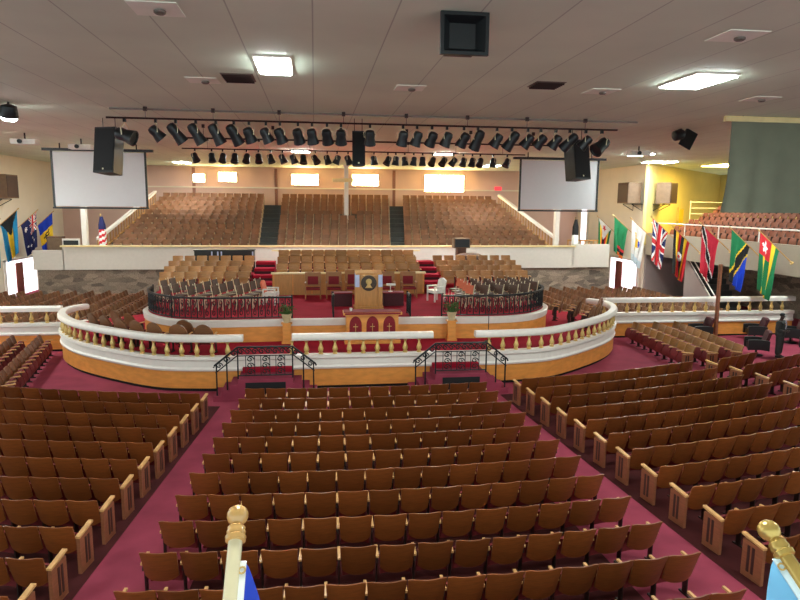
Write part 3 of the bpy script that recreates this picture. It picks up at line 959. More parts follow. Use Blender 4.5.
for i in range(6):
    for j in range(4):
        if i == 5 and j == 0:
            continue
        choir_chair(5.75 + 0.58 * i + 0.04 * j, 24.0 + 0.74 * j + (0.35 if i > 3 else 0), math.radians(118), '%s choir chair, %s column from the pulpit, %s from the railing, pole side' % ('red backed' if i == 0 else 'brown', ORD[i + 1], ORD[j + 1]), 'choir chairs on the pole side', i == 0)

def white_chair(x, y, rz, label, mat_):
    t = thing('armchair', label, 'chair', (x, y, ZI), rz)
    MB().box((0, 0, 0.42), (0.56, 0.54, 0.12)).obj('seat', 'white_plastic', t)
    MB().shell(lambda u, v: ((u - .5) * 0.56, -0.26 - 0.10 * v, 0.44 + 0.52 * v - 0.10 * (2 * u - 1) ** 2 * v), 6, 4, (0, 0.07, 0)).obj('backrest', mat_, t, True)
    for sx in (-1, 1):
        MB().box((sx * 0.30, 0, 0.62), (0.06, 0.50, 0.05)).obj('armrest', 'white_plastic', t)
        MB().box((sx * 0.30, 0.22, 0.30), (0.05, 0.05, 0.60)).obj('leg', 'white_plastic', t)
        MB().box((sx * 0.30, -0.24, 0.30), (0.05, 0.05, 0.60)).obj('leg', 'white_plastic', t)
white_chair(-1.75, 25.6, math.radians(-100), 'white armchair with an orange back beside the plant on the flag side', 'orange_fabric')
white_chair(4.95, 25.9, math.radians(110), 'all white armchair at the foot of the red aisle steps', 'white_plastic')

# organ consoles
og = thing('organ', 'brown wooden organ console with rounded lid above the wing seats', 'organ', (8.3, 33.9, ZI - 0.78))
MB().box((0, 0, 1.342), (1.3, 0.7, 1.116)).obj('case', 'organ_wood', og)
MB().shell(lambda u, v: ((u - .5) * 1.36, -0.40 + 0.75 * v, 1.90 + 0.25 * math.sin(PI * v * .8 + .3) * (1 - 0.5 * abs(2 * u - 1) ** 4)), 8, 6, (0, 0, 0.05)).obj('lid', 'organ_wood', og, True)
MB().box((0, -0.48, 1.62), (1.1, 0.28, 0.07)).obj('keyboard', 'white_plastic', og)
bx = thing('amplifier_box', 'dark square amplifier box standing on the stand behind the organ', 'box', (8.05, 34.9, 0))
MB().box((0, 0, 2.692), (0.5, 0.5, 1.616)).obj('stand', 'organ_wood', bx)
MB().box((0, 0, 3.77), (0.9, 0.6, 0.54)).obj('cabinet', 'speaker_box', bx)
MB().box((0, -0.305, 3.77), (0.8, 0.02, 0.44)).obj('grille', 'black_plastic', bx)
kb = thing('covered_console', 'long black covered console behind the flag side wing seats', 'console', (-4.65, 34.3, ZI - 0.78))
MB().box((0, 0, 1.542), (3.0, 0.7, 1.516)).obj('cover', 'black_leather', kb)
MB().box((0, 0.0, 2.33), (3.08, 0.76, 0.06)).obj('top', 'black_plastic', kb)
for k, xx in enumerate((-0.62, -0.32, -0.14, 1.44)):
    MB().box((xx, -0.36, 2.02), (0.07, 0.02, 0.50)).obj('stripe', 'glass_pale', kb)

# ------------------------------------------------------------------ far gallery furniture
def slant_rail(x0, y0, z0, x1, y1, z1, label):
    t = thing('stair_balustrade', label, 'balustrade', (x0, y0, z0))
    a, b = Vector((0, 0, 0)), Vector((x1 - x0, y1 - y0, z1 - z0))
    up = Vector((0, 0, 1))
    def beam(name, h0, h1, wd, m_):
        vs = []
        for p in (a, b):
            for s_ in (-1, 1):
                for h in (h0, h1):
                    vs.append(p + Vector((s_ * wd / 2, 0, h)))
        MB().add(vs, [(0, 1, 3, 2), (4, 6, 7, 5), (0, 4, 5, 1), (2, 3, 7, 6), (0, 2, 6, 4), (1, 5, 7, 3)]).obj(name, m_, t)
    beam('base_rail', 0, 0.10, 0.12, 'panel_wood')
    beam('top_rail', 0.80, 0.96, 0.22, 'white_paint')
    n = 22
    bal = MB().tube([(0, 0, 0.08), (0, 0, 0.82)], 0.045, 6).mesh('baluster', 'panel_wood')
    for k in range(n + 1):
        link('baluster', bal, t, a.lerp(b, k / n))
slant_rail(16.1, 41.2, 2.75, 14.3, 49.2, 5.75, 'sloping balustrade with white handrail at the pole side edge of the far gallery')
slant_rail(-13.1, 41.2, 2.75, -11.5, 49.2, 5.75, 'sloping balustrade with white handrail at the flag side edge of the far gallery')

def white_post(x, y, z0, z1, label, group=None):
    t = thing('white_post', label, 'post', (x, y, z0))
    MB().box((0, 0, (z1 - z0) / 2), (0.30, 0.30, z1 - z0)).obj('shaft', 'white_paint', t)
    MB().box((0, 0, 0.06), (0.40, 0.40, 0.12)).obj('base', 'white_paint', t)
    MB().box((0, 0, z1 - z0 - 0.06), (0.42, 0.42, 0.12)).obj('cap', 'white_paint', t)
    return t
white_post(-13.75, 41.0, 2.57, 5.7, 'white post below the projection screen near the blue flags')
white_post(15.9, 41.0, 2.57, 5.7, 'white post below the projection screen near the pole')
wp = white_post(2.25, 46.25, 4.54, CEIL - 0.006, 'white column standing among the middle gallery seats')
MB().box((-0.25, -0.02, 3.0), (1.5, 0.28, 0.26)).obj('crossbeam', 'pale_rail', wp)

def draped_flag(x, y, z, label, stripes):
    t = thing('flag_on_stand', label, 'flag', (x, y, z))
    MB().lathe([(0.16, 0), (0.14, 0.05), (0.025, 0.07), (0.02, 2.5), (0.04, 2.52), (0.0, 2.6)], n=12).obj('pole', 'gold_pole', t, True)
    m = MB()
    n, k = 20, 24
    vs, fs, mi = [], [], []
    for j in range(k + 1):
        h = 2.42 - 2.05 * j / k
        for i in range(n):
            a = 2 * PI * i / n
            r = 0.09 + (0.09 * min(1, j / 6)) * (1 + 0.35 * math.sin(5 * a)) + 0.05 * (j / k)
            vs.append((0.05 + r * math.cos(a), r * math.sin(a) * 0.6, h))
    for j in range(k):
        for i in range(n):
            fs.append((j * n + i, j * n + (i + 1) % n, (j + 1) * n + (i + 1) % n, (j + 1) * n + i))
            mi.append(stripes(i / n, j / k))
    m.v, m.f, m.m = vs, fs, mi
    m.obj('cloth', ['f_navy', 'f_red', 'f_white', 'f_black'], t, True)
draped_flag(-12.75, 40.75, 2.57, 'furled red and white striped flag with blue canton standing in the gallery', lambda u, v: 0 if v < 0.36 else (1 if int((u * 2 + v * 6) * 2) % 2 else 2))
draped_flag(17.1, 40.75, 2.57, 'furled white flag with dark top on a stand in the gallery', lambda u, v: 3 if v < 0.5 else 2)
# doors and low fence at the gallery ends
fe = thing('low_fence', 'low brown slatted gate at the pole side end of the gallery', 'fence', (18.0, 41.5, 2.57))
MB().box((0, 0, 1.0), (2.2, 0.08, 0.10)).obj('top_rail', 'panel_wood', fe)
for k in range(8):
    MB().box((-1.05 + 0.3 * k, 0, 0.5), (0.07, 0.05, 1.0)).obj('slat', 'panel_wood', fe)
bd = thing('notice_board', 'small dark letter board leaning at the flag side end of the gallery', 'board', (-14.5, 40.75, 2.57))
MB().box((0, 0, 0.55), (1.0, 0.06, 1.1), rx=0.0).obj('frame', 'white_paint', bd)
MB().box((0, -0.04, 0.66), (0.84, 0.03, 0.66)).obj('panel', 'black_plastic', bd)
ct = thing('cabinet', 'low brown cabinet beside the notice board in the gallery', 'cabinet', (-15.55, 41.3, 2.57))
MB().box((0, 0, 0.6), (0.9, 0.5, 1.2)).obj('body', 'organ_wood', ct)
MB().box((0, -0.26, 0.6), (0.8, 0.03, 1.05)).obj('door', 'speaker_box', ct)
es = MB().box((14.6, 50.6, 7.2), (0.55, 0.12, 0.30)).obj('exit_sign', 'exit_red')
tag(es, 'small red lit sign on the wall above the far gallery', 'sign')
wd_ = thing('window_1', 'bright tall narrow window behind the pole side gallery post', 'window', (21.36, 49.1, 4.5), PI / 2, None, 'structure')
MB().box((0, 0, 0), (1.1, 0.06, 3.4)).obj('pane', 'door_light', wd_)
MB().box((-0.6, 0.02, 0), (0.12, 0.10, 3.6)).box((0.6, 0.02, 0), (0.12, 0.10, 3.6)).box((0, 0.02, 1.75), (1.3, 0.10, 0.12)).obj('frame', 'white_paint', wd_)

# bright wall lamps above the far gallery
def wall_lamp(x, z, w_, h, label):
    t = thing('wall_lamp', label, 'lamp', (x, 50.69, z), 0, 'bright lamps on the far gallery wall')
    MB().box((0, -0.08, 0), (w_ + 0.1, 0.12, h + 0.1)).obj('housing', 'white_paint', t)
    MB().box((0, -0.155, 0), (w_, 0.03, h)).obj('diffuser', 'lamp_warm', t)
wall_lamp(-8.6, 7.72, 0.8, 0.55, 'smallest bright wall lamp, nearest the screen by the blue flags')
wall_lamp(-6.5, 7.82, 1.3, 0.65, 'bright wall lamp second from the screen by the blue flags')
wall_lamp(-0.7, 7.70, 2.0, 0.75, 'bright wall lamp over the flag side half of the middle gallery')
wall_lamp(3.95, 7.72, 2.0, 0.80, 'bright wall lamp beside the white gallery column')
wall_lamp(10.2, 7.55, 3.1, 1.25, 'largest bright wall lamp over the pole side gallery section')

# ------------------------------------------------------------------ side gallery
rl = thing('gallery_railing', 'white metal handrail along the front of the side gallery', 'railing', (21.5, 25, 4.18))
MB().tube([(0, -13, 0.66), (0, 14.0, 0.66)], 0.035, 8).obj('top_rail', 'white_paint', rl)
for k in range(9):
    MB().tube([(0, -12.2 + 3.2 * k, 0), (0, -12.2 + 3.2 * k, 0.66)], 0.03, 8).obj('post', 'white_paint', rl)
SGS = small_seat('x').mesh('side_gallery_seat', ['side_wood', 'iron_brown', 'end_wood'], True)
for k in range(4):
    for i in range(24):
        x, y, z = 22.55 + 0.95 * k, 38.2 - 0.58 * i, 3.82 + 0.42 * k
        if not seen(x, y, z + 0.8, 8):
            continue
        single('side_gallery_chair', SGS, x, y, z, PI / 2, 'reddish brown seat in the side gallery, %s row up, %s from the stair end' % (ORD[k + 1], ORD[i + 1]), 'seats of the side gallery')
dr = thing('drape', 'large grey green cloth drape hanging from a pale bar below the ceiling', 'drape', (15.4, 18.6, 0))
def drape_f(u, v):
    fl = 0.5 * max(0, v - 0.55) ** 1.5 * max(0, 1 - u * 4)
    return (-2.75 + 5.6 * u - fl, 0.08 * math.sin(u * 40) * (0.3 + v) * (0.3 + max(0, 1 - 3 * u)) - 0.3 * u * 0, 8.42 - 2.75 * v)
MB().shell(drape_f, 70, 12, (0, 0.02, 0)).obj('cloth', 'drape', dr, True)
MB().box((0.1, 0, 8.50), (6.2, 0.12, 0.16)).obj('top_bar', 'pale_rail', dr)
for xx in (-2.4, 2.4):
    MB().tube([(xx, 0, 8.5), (xx, 0, 8.62)], 0.02, 6).obj('hanger', 'grey_metal', dr)
sf = thing('scaffold_rail', 'white tubular guard rails by the yellow wall of the side gallery', 'railing', (27.0, 41.6, 4.6))
for h in (0.4, 0.8, 1.2, 1.6):
    MB().tube([(-1.3, 0, h), (1.9, 0.4, h)], 0.03, 6).obj('rail', 'white_paint', sf)
for xx in (-1.3, 1.9):
    MB().tube([(xx, 0 if xx < 0 else 0.4, -0.95 if xx < 0 else -0.95), (xx, 0 if xx < 0 else 0.4, 1.7)], 0.035, 6).obj('post', 'white_paint', sf)
struct('floor_landing', MB().box((28.2, 41.5, 3.4), (13, 5.0, 0.4)), 'step_grey', 'landing at the end of the side gallery')
lb = thing('lobby_light', 'glaring yellow white ceiling light beside the grey drape', 'light', (27.0, 39.0, CEIL), 0)
MB().box((0, 0, -0.03), (3.4, 2.6, 0.06)).obj('frame', 'white_paint', lb)
MB().box((0, 0, -0.07), (3.2, 2.4, 0.03)).obj('diffuser', 'lamp_lobby', lb)
yd = thing('door_3', 'yellow door in the lit wall of the side gallery', 'door', (26.5, 44.05, 3.6), math.radians(43), None, 'structure')
MB().box((0, 0, 1.05), (1.1, 0.06, 2.1)).obj('leaf', 'f_yellow', yd)
MB().box((-0.6, 0, 1.1), (0.1, 0.1, 2.2)).box((0.6, 0, 1.1), (0.1, 0.1, 2.2)).box((0, 0, 2.2), (1.3, 0.1, 0.1)).obj('frame', 'wall_yellow', yd)
ss = thing('staircase', 'grey staircase with handrails rising to the side gallery behind the flags', 'stairs', (22.6, 35.0, 0))
for k in range(9):
    MB().box((0, -2.6 + 0.30 * k, 0.15 + 0.15 * k), (1.6, 0.30, 0.30 + 0.30 * k)).obj('step', 'step_grey', ss)
for sx in (-0.85,):
    MB().tube([(sx, -2.8, 1.0), (sx, 0.2, 3.4)], 0.035, 6).obj('handrail', 'white_paint', ss)
    MB().tube([(sx, -2.8, 0.6), (sx, 0.2, 3.0)], 0.025, 6).obj('handrail', 'white_paint', ss)
    MB().tube([(sx, -2.8, 0), (sx, -2.8, 1.0)], 0.035, 6).obj('post', 'white_paint', ss)
    MB().add([(sx, -2.9, 0), (sx, 0.3, 0), (sx, 0.3, 2.9), (sx, -2.9, 0.35), (sx + .08, -2.9, 0), (sx + .08, 0.3, 0), (sx + .08, 0.3, 2.9), (sx + .08, -2.9, 0.35)], [(0, 3, 2, 1), (4, 5, 6, 7), (0, 1, 5, 4), (1, 2, 6, 5), (2, 3, 7, 6), (3, 0, 4, 7)]).obj('stringer', 'lilac_wall', ss)

# wooden pole
po = thing('wooden_pole', 'tall slim brown wooden post beside the straight white rail', 'post', (17.85, 26.2, 0))
MB().tube([(0, 0, 0), (-0.02, 0, 3.35)], 0.10, 10, r1=0.085).obj('shaft', 'end_wood', po, True)
MB().lathe([(0.16, 0), (0.16, 0.06), (0.11, 0.10)], n=12).obj('base', 'end_wood', po)

# wall speaker boxes
def wall_speaker(x, y, z, rz, label):
    t = thing('wall_speaker', label, 'speaker', (x, y, z), rz)
    MB().box((0, -0.65, 0), (1.5, 0.9, 1.35)).obj('cabinet', 'speaker_box', t)
    MB().box((0, -1.11, 0), (1.36, 0.03, 1.2)).obj('grille', 'end_inset', t)
    MB().box((0, -0.35, -0.72), (1.4, 0.7, 0.05)).obj('shelf', 'black_iron', t)
    for sx in (-1, 1):
        MB().tube([(sx * 0.6, -0.75, -0.74), (sx * 0.6, -0.02, -1.15), (sx * 0.6, -0.02, -0.74)], 0.025, 6).obj('bracket', 'black_iron', t)
    MB().box((0, -0.1, 0), (0.5, 0.22, 0.4)).obj('mount', 'black_iron', t)
wall_speaker(21.4, 40.75, 6.75, -PI / 2, 'brown wall speaker box on brackets on the cream wall above the green flag')
wall_speaker(22.55, 40.5, 6.75, math.radians(-43) * 0 + math.radians(43) , 'brown wall speaker box on brackets on the yellow lit wall')
wall_speaker(-18.5, 40.4, 6.7, PI / 2, 'brown wall speaker box on brackets above the blue flags')

# ------------------------------------------------------------------ black armchairs and the man
def club_chair(x, y, rz, label):
    t = thing('club_chair', label, 'chair', (x, y, 0), rz)
    MB().lathe([(0.26, 0), (0.24, 0.04), (0.04, 0.07), (0.04, 0.30)], n=14).obj('pedestal', 'black_iron', t)
    MB().box((0, 0.02, 0.40), (0.66, 0.62, 0.22)).obj('seat', 'black_leather', t)
    MB().shell(lambda u, v: ((u - .5) * 0.66, -0.30 - 0.16 * v, 0.45 + 0.58 * v - 0.05 * (2 * u - 1) ** 4 * v), 6, 5, (0, 0.12, 0)).obj('backrest', 'dark_velvet', t, True)
    for sx in (-1, 1):
        MB().shell(lambda u, v: (sx * 0.36 + (u - .5) * 0.14, -0.38 + 0.76 * v, 0.66 + 0.03 * math.sin(PI * v)), 3, 5, (0, 0, -0.40)).obj('arm', 'black_leather', t, True)
club_chair(19.4, 25.7, math.radians(70), 'black swivel armchair against the orange wood side rail')
club_chair(17.45, 22.95, math.radians(65), 'black swivel armchair with dark red back just beside the man')
club_chair(16.9, 25.9, math.radians(80), 'black armchair partly hidden behind the wooden pole')
club_chair(20.6, 25.0, math.radians(60), 'black armchair behind the man at the end of the rail')
club_chair(19.6, 22.6, math.radians(60), 'black armchair low down in front of the man by the seat rows')

def skinned(name, m_, verts, edges, radii, parent, root=0, sub=2):
    me = bpy.data.meshes.new(name)
    me.from_pydata(verts, edges, [])
    me.materials.append(MATS[m_])
    o = link(name, me, parent)
    o.modifiers.new('skin', 'SKIN').use_smooth_shade = True
    for i, r in enumerate(radii):
        sv = me.skin_vertices[0].data[i]
        sv.radius = r if isinstance(r, tuple) else (r, r)
        sv.use_root = (i == root)
    s_ = o.modifiers.new('subdivision', 'SUBSURF')
    s_.levels = s_.render_levels = sub
    return o
def build_man(x, y, rz):
    t = thing('person', 'man in a dark suit and pale shirt standing beside the black armchairs', 'person', (x, y, 0), rz)
    # local +Y is where he faces
    V = [(0, 0, 0.95), (0, 0.0, 1.12), (0, 0.0, 1.30), (0, -0.01, 1.44), (0, 0.01, 1.53), (0, 0.03, 1.62), (0, 0.045, 1.71)]
    R = [(.16, .11), (.155, .11), (.17, .11), (.13, .09), .055, (.075, .092), (.07, .085)]
    E = [(0, 1), (1, 2), (2, 3), (3, 4), (4, 5), (5, 6)]
    for s_ in (-1, 1):
        b = len(V)
        V += [(s_ * 0.10, 0, 0.86), (s_ * 0.105, 0.02, 0.50), (s_ * 0.11, -0.02, 0.09), (s_ * 0.12, 0.13, 0.045)]
        R += [.092, .065, .045, (.045, .035)]
        E += [(0, b), (b, b + 1), (b + 1, b + 2), (b + 2, b + 3)]
        b = len(V)
        V += [(s_ * 0.19, -0.01, 1.41), (s_ * 0.25, -0.04, 1.13), (s_ * 0.16, 0.20, 1.08)]
        R += [.065, .05, .034]
        E += [(3, b), (b, b + 1), (b + 1, b + 2)]
    skinned('body', 'skin_dark', V, E, R, t)
    hd = []
    for s_ in (-1, 1):       # hands: palm, four fingers, thumb
        w_ = Vector((s_ * 0.16, 0.20, 1.08))
        HV, HE, HR = [tuple(w_), tuple(w_ + Vector((-s_ * 0.035, 0.06, -0.005)))], [(0, 1)], [(.028, .02), (.034, .018)]
        for k in range(4):
            b = len(HV)
            o_ = Vector((-s_ * 0.03, 0.085, 0.03 - 0.02 * k))
            L = (0.075, 0.085, 0.08, 0.06)[k]
            HV += [tuple(w_ + o_), tuple(w_ + o_ + Vector((-s_ * L * .45, 0.018, 0))), tuple(w_ + o_ + Vector((-s_ * L * .9, 0.0, -0.008)))]
            HE += [(1, b), (b, b + 1), (b + 1, b + 2)]
            HR += [.010, .009, .008]
        b = len(HV)
        HV += [tuple(w_ + Vector((-s_ * 0.02, 0.04, 0.04))), tuple(w_ + Vector((-s_ * 0.05, 0.06, 0.065)))]
        HE += [(0, b), (b, b + 1)]
        HR += [.012, .009]
        skinned('hand', 'skin_dark', HV, HE, HR, t, 0, 1)
    # suit jacket and trousers
    JV = [(0, 0.0, 0.80), (0, 0.0, 0.98), (0, 0.0, 1.14), (0, 0.0, 1.32), (0, -0.015, 1.43)]
    JR = [(.275, .19), (.265, .185), (.255, .175), (.28, .175), (.20, .12)]
    JE = [(0, 1), (1, 2), (2, 3), (3, 4)]
    for s_ in (-1, 1):
        b = len(JV)
        JV += [(s_ * 0.22, -0.01, 1.40), (s_ * 0.295, -0.045, 1.12), (s_ * 0.20, 0.15, 1.085)]
        JR += [.11, .095, .07]
        JE += [(4, b), (b, b + 1), (b + 1, b + 2)]
    skinned('jacket', 'suit', JV, JE, JR, t)
    for s_ in (-1, 1):
        skinned('trouser_leg', 'suit', [(s_ * 0.085, 0, 0.92), (s_ * 0.105, 0.01, 0.52), (s_ * 0.11, -0.01, 0.09)], [(0, 1), (1, 2)], [(.15, .15), .12, .105], t)
        MB().shell(lambda u, v: (s_ * 0.115 + (u - .5) * 0.10 * (1 - .3 * v), -0.07 + 0.28 * v, 0.09 - 0.04 * v), 4, 6, (0, 0, -0.075)).obj('shoe', 'black_leather', t, True)
    MB().shell(lambda u, v: ((u - .5) * (0.06 + 0.12 * v), 0.155 + 0.03 * math.sin(PI * v), 1.16 + 0.30 * v), 4, 5, (0, 0.012, 0)).obj('shirt', 'shirt', t, True)
    MB().shell(lambda u, v: ((u - .5) * (0.055 - 0.025 * v), 0.172 + 0.03 * math.sin(PI * v), 1.14 + 0.31 * v), 2, 5, (0, 0.01, 0)).obj('tie', 'tie_grey', t, True)
    MB().lathe([(0.062, 0), (0.064, 0.045)], (0, 0.01, 1.47), 14).obj('collar', 'shirt', t, True)
    hp = [(0.100 * math.cos(a * PI / 16) * 1.0, 0.105 * math.sin(a * PI / 16)) for a in range(9)]
    MB().lathe([(0.086, 0.0), (0.094, 0.03), (0.088, 0.065), (0.062, 0.095), (0.02, 0.108)], (0, 0.025, 1.675), 16, axis=(0, -0.35, 1)).obj('hair', 'hair_black', t, True)
    f = MB().lathe([(0.013, 0), (0.016, 0.015), (0.004, 0.035)], (0, 0.125, 1.625), 8, axis=(0, 0.5, 0.9))
    f.obj('nose', 'skin_dark', t, True)
    for s_ in (-1, 1):
        MB().lathe([(0.008, 0), (0.009, 0.004), (0.0, 0.008)], (s_ * 0.032, 0.115, 1.665), 8, axis=(0, 1, 0)).obj('eye', 'shirt', t)
        MB().lathe([(0.022, 0), (0.026, 0.01), (0.012, 0.018)], (s_ * 0.078, 0.03, 1.645), 10, axis=(s_, 0, 0)).obj('ear', 'skin_dark', t, True)
    MB().box((0, 0.122, 1.575), (0.045, 0.012, 0.012)).obj('mouth', 'dark_velvet', t)
build_man(18.08, 22.5, math.radians(-143))

# ------------------------------------------------------------------ flags on the walls
def flag(mx, my, mz, tx, tz, hoist, fly, design, label, mats, dy=0.0, gather=0.45):
    """pole from the wall (mx,my,mz) up to its tip (tx,my+dy,tz); the cloth hangs from the outer end of the pole"""
    t = thing('wall_flag', label, 'flag', (mx, my, mz))
    a = Vector((tx - mx, dy, tz - mz))
    MB().tube([(0, 0, 0), tuple(a)], 0.022, 6).obj('pole', 'turned_wood', t)
    MB().lathe([(0.02, 0), (0.045, 0.03), (0.03, 0.07), (0.0, 0.13)], tuple(a), 8, axis=a).obj('finial', 'gold', t)
    MB().lathe([(0.09, 0), (0.09, 0.03), (0.04, 0.05), (0.035, 0.14)], (0, 0, 0), 10, axis=a).obj('bracket', 'gold', t)
    d = a.normalized()
    N, K = 36, 48
    low = a - d * hoist
    vs, fs, mi = [], [], []
    for j in range(K + 1):
        v = j / K
        for i in range(N + 1):
            u = i / N
            top = a - d * (0.06 + hoist * u)
            hang = fly * (1.0 - 0.12 * u)
            base = top + Vector((0, 0, -hang * v))
            cxm = a.x + (low.x - a.x) * 0.30
            g = gather * v ** 0.8
            base.x = base.x * (1 - g) + cxm * g
            base.z -= 0.10 * g * 0
            base.y += 0.10 * math.sin(u * 15 + v * 3) * v ** 0.7 + 0.05 * math.sin(u * 7 - v * 4) * v
            vs.append(base)
    for j in range(K):
        for i in range(N):
            fs.append((j * (N + 1) + i, j * (N + 1) + i + 1, (j + 1) * (N + 1) + i + 1, (j + 1) * (N + 1) + i))
            mi.append(design((i + .5) / N, (j + .5) / K))
    m = MB()
    m.v, m.f, m.m = [tuple(p) for p in vs], fs, mi
    c = m.obj('cloth', mats, t, True)
    s_ = c.modifiers.new('thickness', 'SOLIDIFY')
    s_.thickness = 0.006
    return t
def star(u, v, cu_, cv, r, asp, pts=5, rot=0.0):
    x, y = (u - cu_), (v - cv) * asp
    rr, an = math.hypot(x, y), math.atan2(y, x) + rot
    k = abs(((an / (2 * PI / pts)) % 1) - .5) * 2
    return rr < r * (0.42 + 0.58 * k ** 1.3)
def d_bahamas(u, v):
    if v * 1.9 < 0.87 - abs(u - .5) * 1.74 * 1.0:
        return 0
    return 2 if 1 / 3 < u < 2 / 3 else 1
def cross_jack(u, v):
    """u, v in 0..1 -> 0 blue 1 white 2 red"""
    if abs(u - .5) < .10 or abs(v - .5) < .06:
        return 2
    if abs(u - .5) < .17 or abs(v - .5) < .10:
        return 1
    k = min(abs(u - v), abs(u + v - 1))
    return 2 if k < .05 else (1 if k < .14 else 0)
def d_australia(u, v):
    if u < .5 and v < .5:
        return cross_jack(u * 2, v * 2)
    for cu_, cv, r in ((.75, .25, .15), (.5, .82, .07), (.2, .75, .08), (.38, .62, .07), (.82, .74, .08)):
        if star(u, v, cu_, cv, r, 1.6, 7):
            return 1
    return 0
def d_barbados(u, v):
    if 1 / 3 < v < 2 / 3:
        x, y = (v - .5) * 6, u
        if .25 < u < .78 and (abs(x) < .12 or (u < .55 and abs(abs(x) - .5 - (.55 - u) * .3) < .13) or (abs(u - .56) < .04 and abs(x) < .55)):
            return 2
        return 1
    return 0
def d_zimbabwe(u, v):
    if v * 1.6 < .85 - abs(u - .5) * 1.7:
        if star(u, v, .5, .16, .16, 1.6):
            return 2
        return 4
    k = int(u * 7)
    return [0, 1, 2, 3, 2, 1, 0][min(k, 6)]
def d_zambia(u, v):
    if u > .38 and v > .70:
        return 1 + min(2, int((v - .70) * 10))
    return 0
def d_virgin(u, v):
    x, y = abs(v - .5), u
    if math.hypot((u - .5) * 1.0, (v - .45) * 1.5) < .16:
        return 1 if u < .55 else 2
    if abs((v - .45)) < .22 and abs(u - .42 + abs(v - .45) * .5) < .07:
        return 1
    return 3 if v > .82 else 0
d_jack = lambda u, v: cross_jack(u, v)
def d_uganda(u, v):
    if math.hypot(u - .5, (v - .5) * 1.5) < .15:
        return 3 if math.hypot(u - .5, (v - .5) * 1.5) > .06 else 2
    return [0, 1, 2, 0, 1, 2][min(5, int(u * 6))]
def d_trinidad(u, v):
    k = (u - v * 1.0)
    return 2 if abs(k) < .09 else (1 if abs(k) < .15 else 0)
def d_tanzania(u, v):
    k = u + v - 1
    if abs(k) < .15:
        return 2
    if abs(k) < .21:
        return 1
    return 0 if k < 0 else 3
def d_togo(u, v):
    if u < .6 and v < .36:
        return 3 if star(u, v, .30, .18, .19, 1.62, 5, 0.3) else 2
    return [0, 1, 0, 1, 0][min(4, int(u * 5))]
def d_blue(u, v):
    return 1 if u > .72 else 0
FR = 21.38
def rflag(y, tz, design, mats, label, fly=2.4, gather=0.45):
    return flag(FR, y, tz - 1.45, FR - 1.75, tz, 1.32, fly, design, label, mats, 0.0, gather)
rflag(42.9, 5.15, d_zimbabwe, ['f_green', 'f_yellow', 'f_red', 'f_black', 'f_white'], 'flag of green, gold, red stripes with white triangle and bird emblem', 2.3)
rflag(40.5, 5.25, d_zambia, ['f_green', 'f_red', 'f_black', 'f_orange'], 'plain green flag with red, black and orange bars at its foot', 2.3)
rflag(38.1, 5.12, d_virgin, ['f_white', 'f_yellow', 'f_blue', 'f_pale'], 'white flag with yellow emblem hanging over the bright doorway', 2.6)
rflag(35.6, 5.22, d_jack, ['f_navy', 'f_white', 'f_red'], 'red, white and blue union flag with crosses', 2.5)
rflag(33.3, 4.75, d_uganda, ['f_black', 'f_yellow', 'f_red', 'f_white'], 'flag striped black, yellow and red with a white disc', 2.5)
rflag(30.7, 5.02, d_trinidad, ['f_crimson', 'f_white', 'f_black'], 'red flag with a black and white diagonal band', 2.5)
rflag(28.3, 4.86, d_tanzania, ['f_green', 'f_yellow', 'f_black', 'f_blue'], 'green and blue flag with a yellow edged black diagonal band', 2.5)
rflag(26.3, 4.82, d_togo, ['f_green', 'f_yellow', 'f_red', 'f_white'], 'green and yellow striped flag with white star on red, last towards the pole', 2.6)
FL = -18.5
def lflag(y, tz, design, mats, label, fly=2.4, gather=0.4):
    return flag(FL, y, tz - 1.35, FL + 1.5, tz, 1.3, fly, design, label, mats, 0.0, gather)
lflag(44.95, 5.2, d_barbados, ['f_blue', 'f_yellow', 'f_black'], 'blue and yellow flag with a black trident, closest to the projection screen', 2.3)
lflag(42.5, 5.3, d_australia, ['f_navy', 'f_white', 'f_red'], 'navy flag with white stars and a small union canton', 2.2)
lflag(39.9, 5.4, d_bahamas, ['f_black', 'f_aqua', 'f_yellow'], 'aqua and yellow flag with a black triangle', 2.5)
lflag(37.6, 4.85, d_blue, ['f_aqua', 'f_blue'], 'bright blue flag cut by the photograph edge beside the black triangle flag', 2.6)

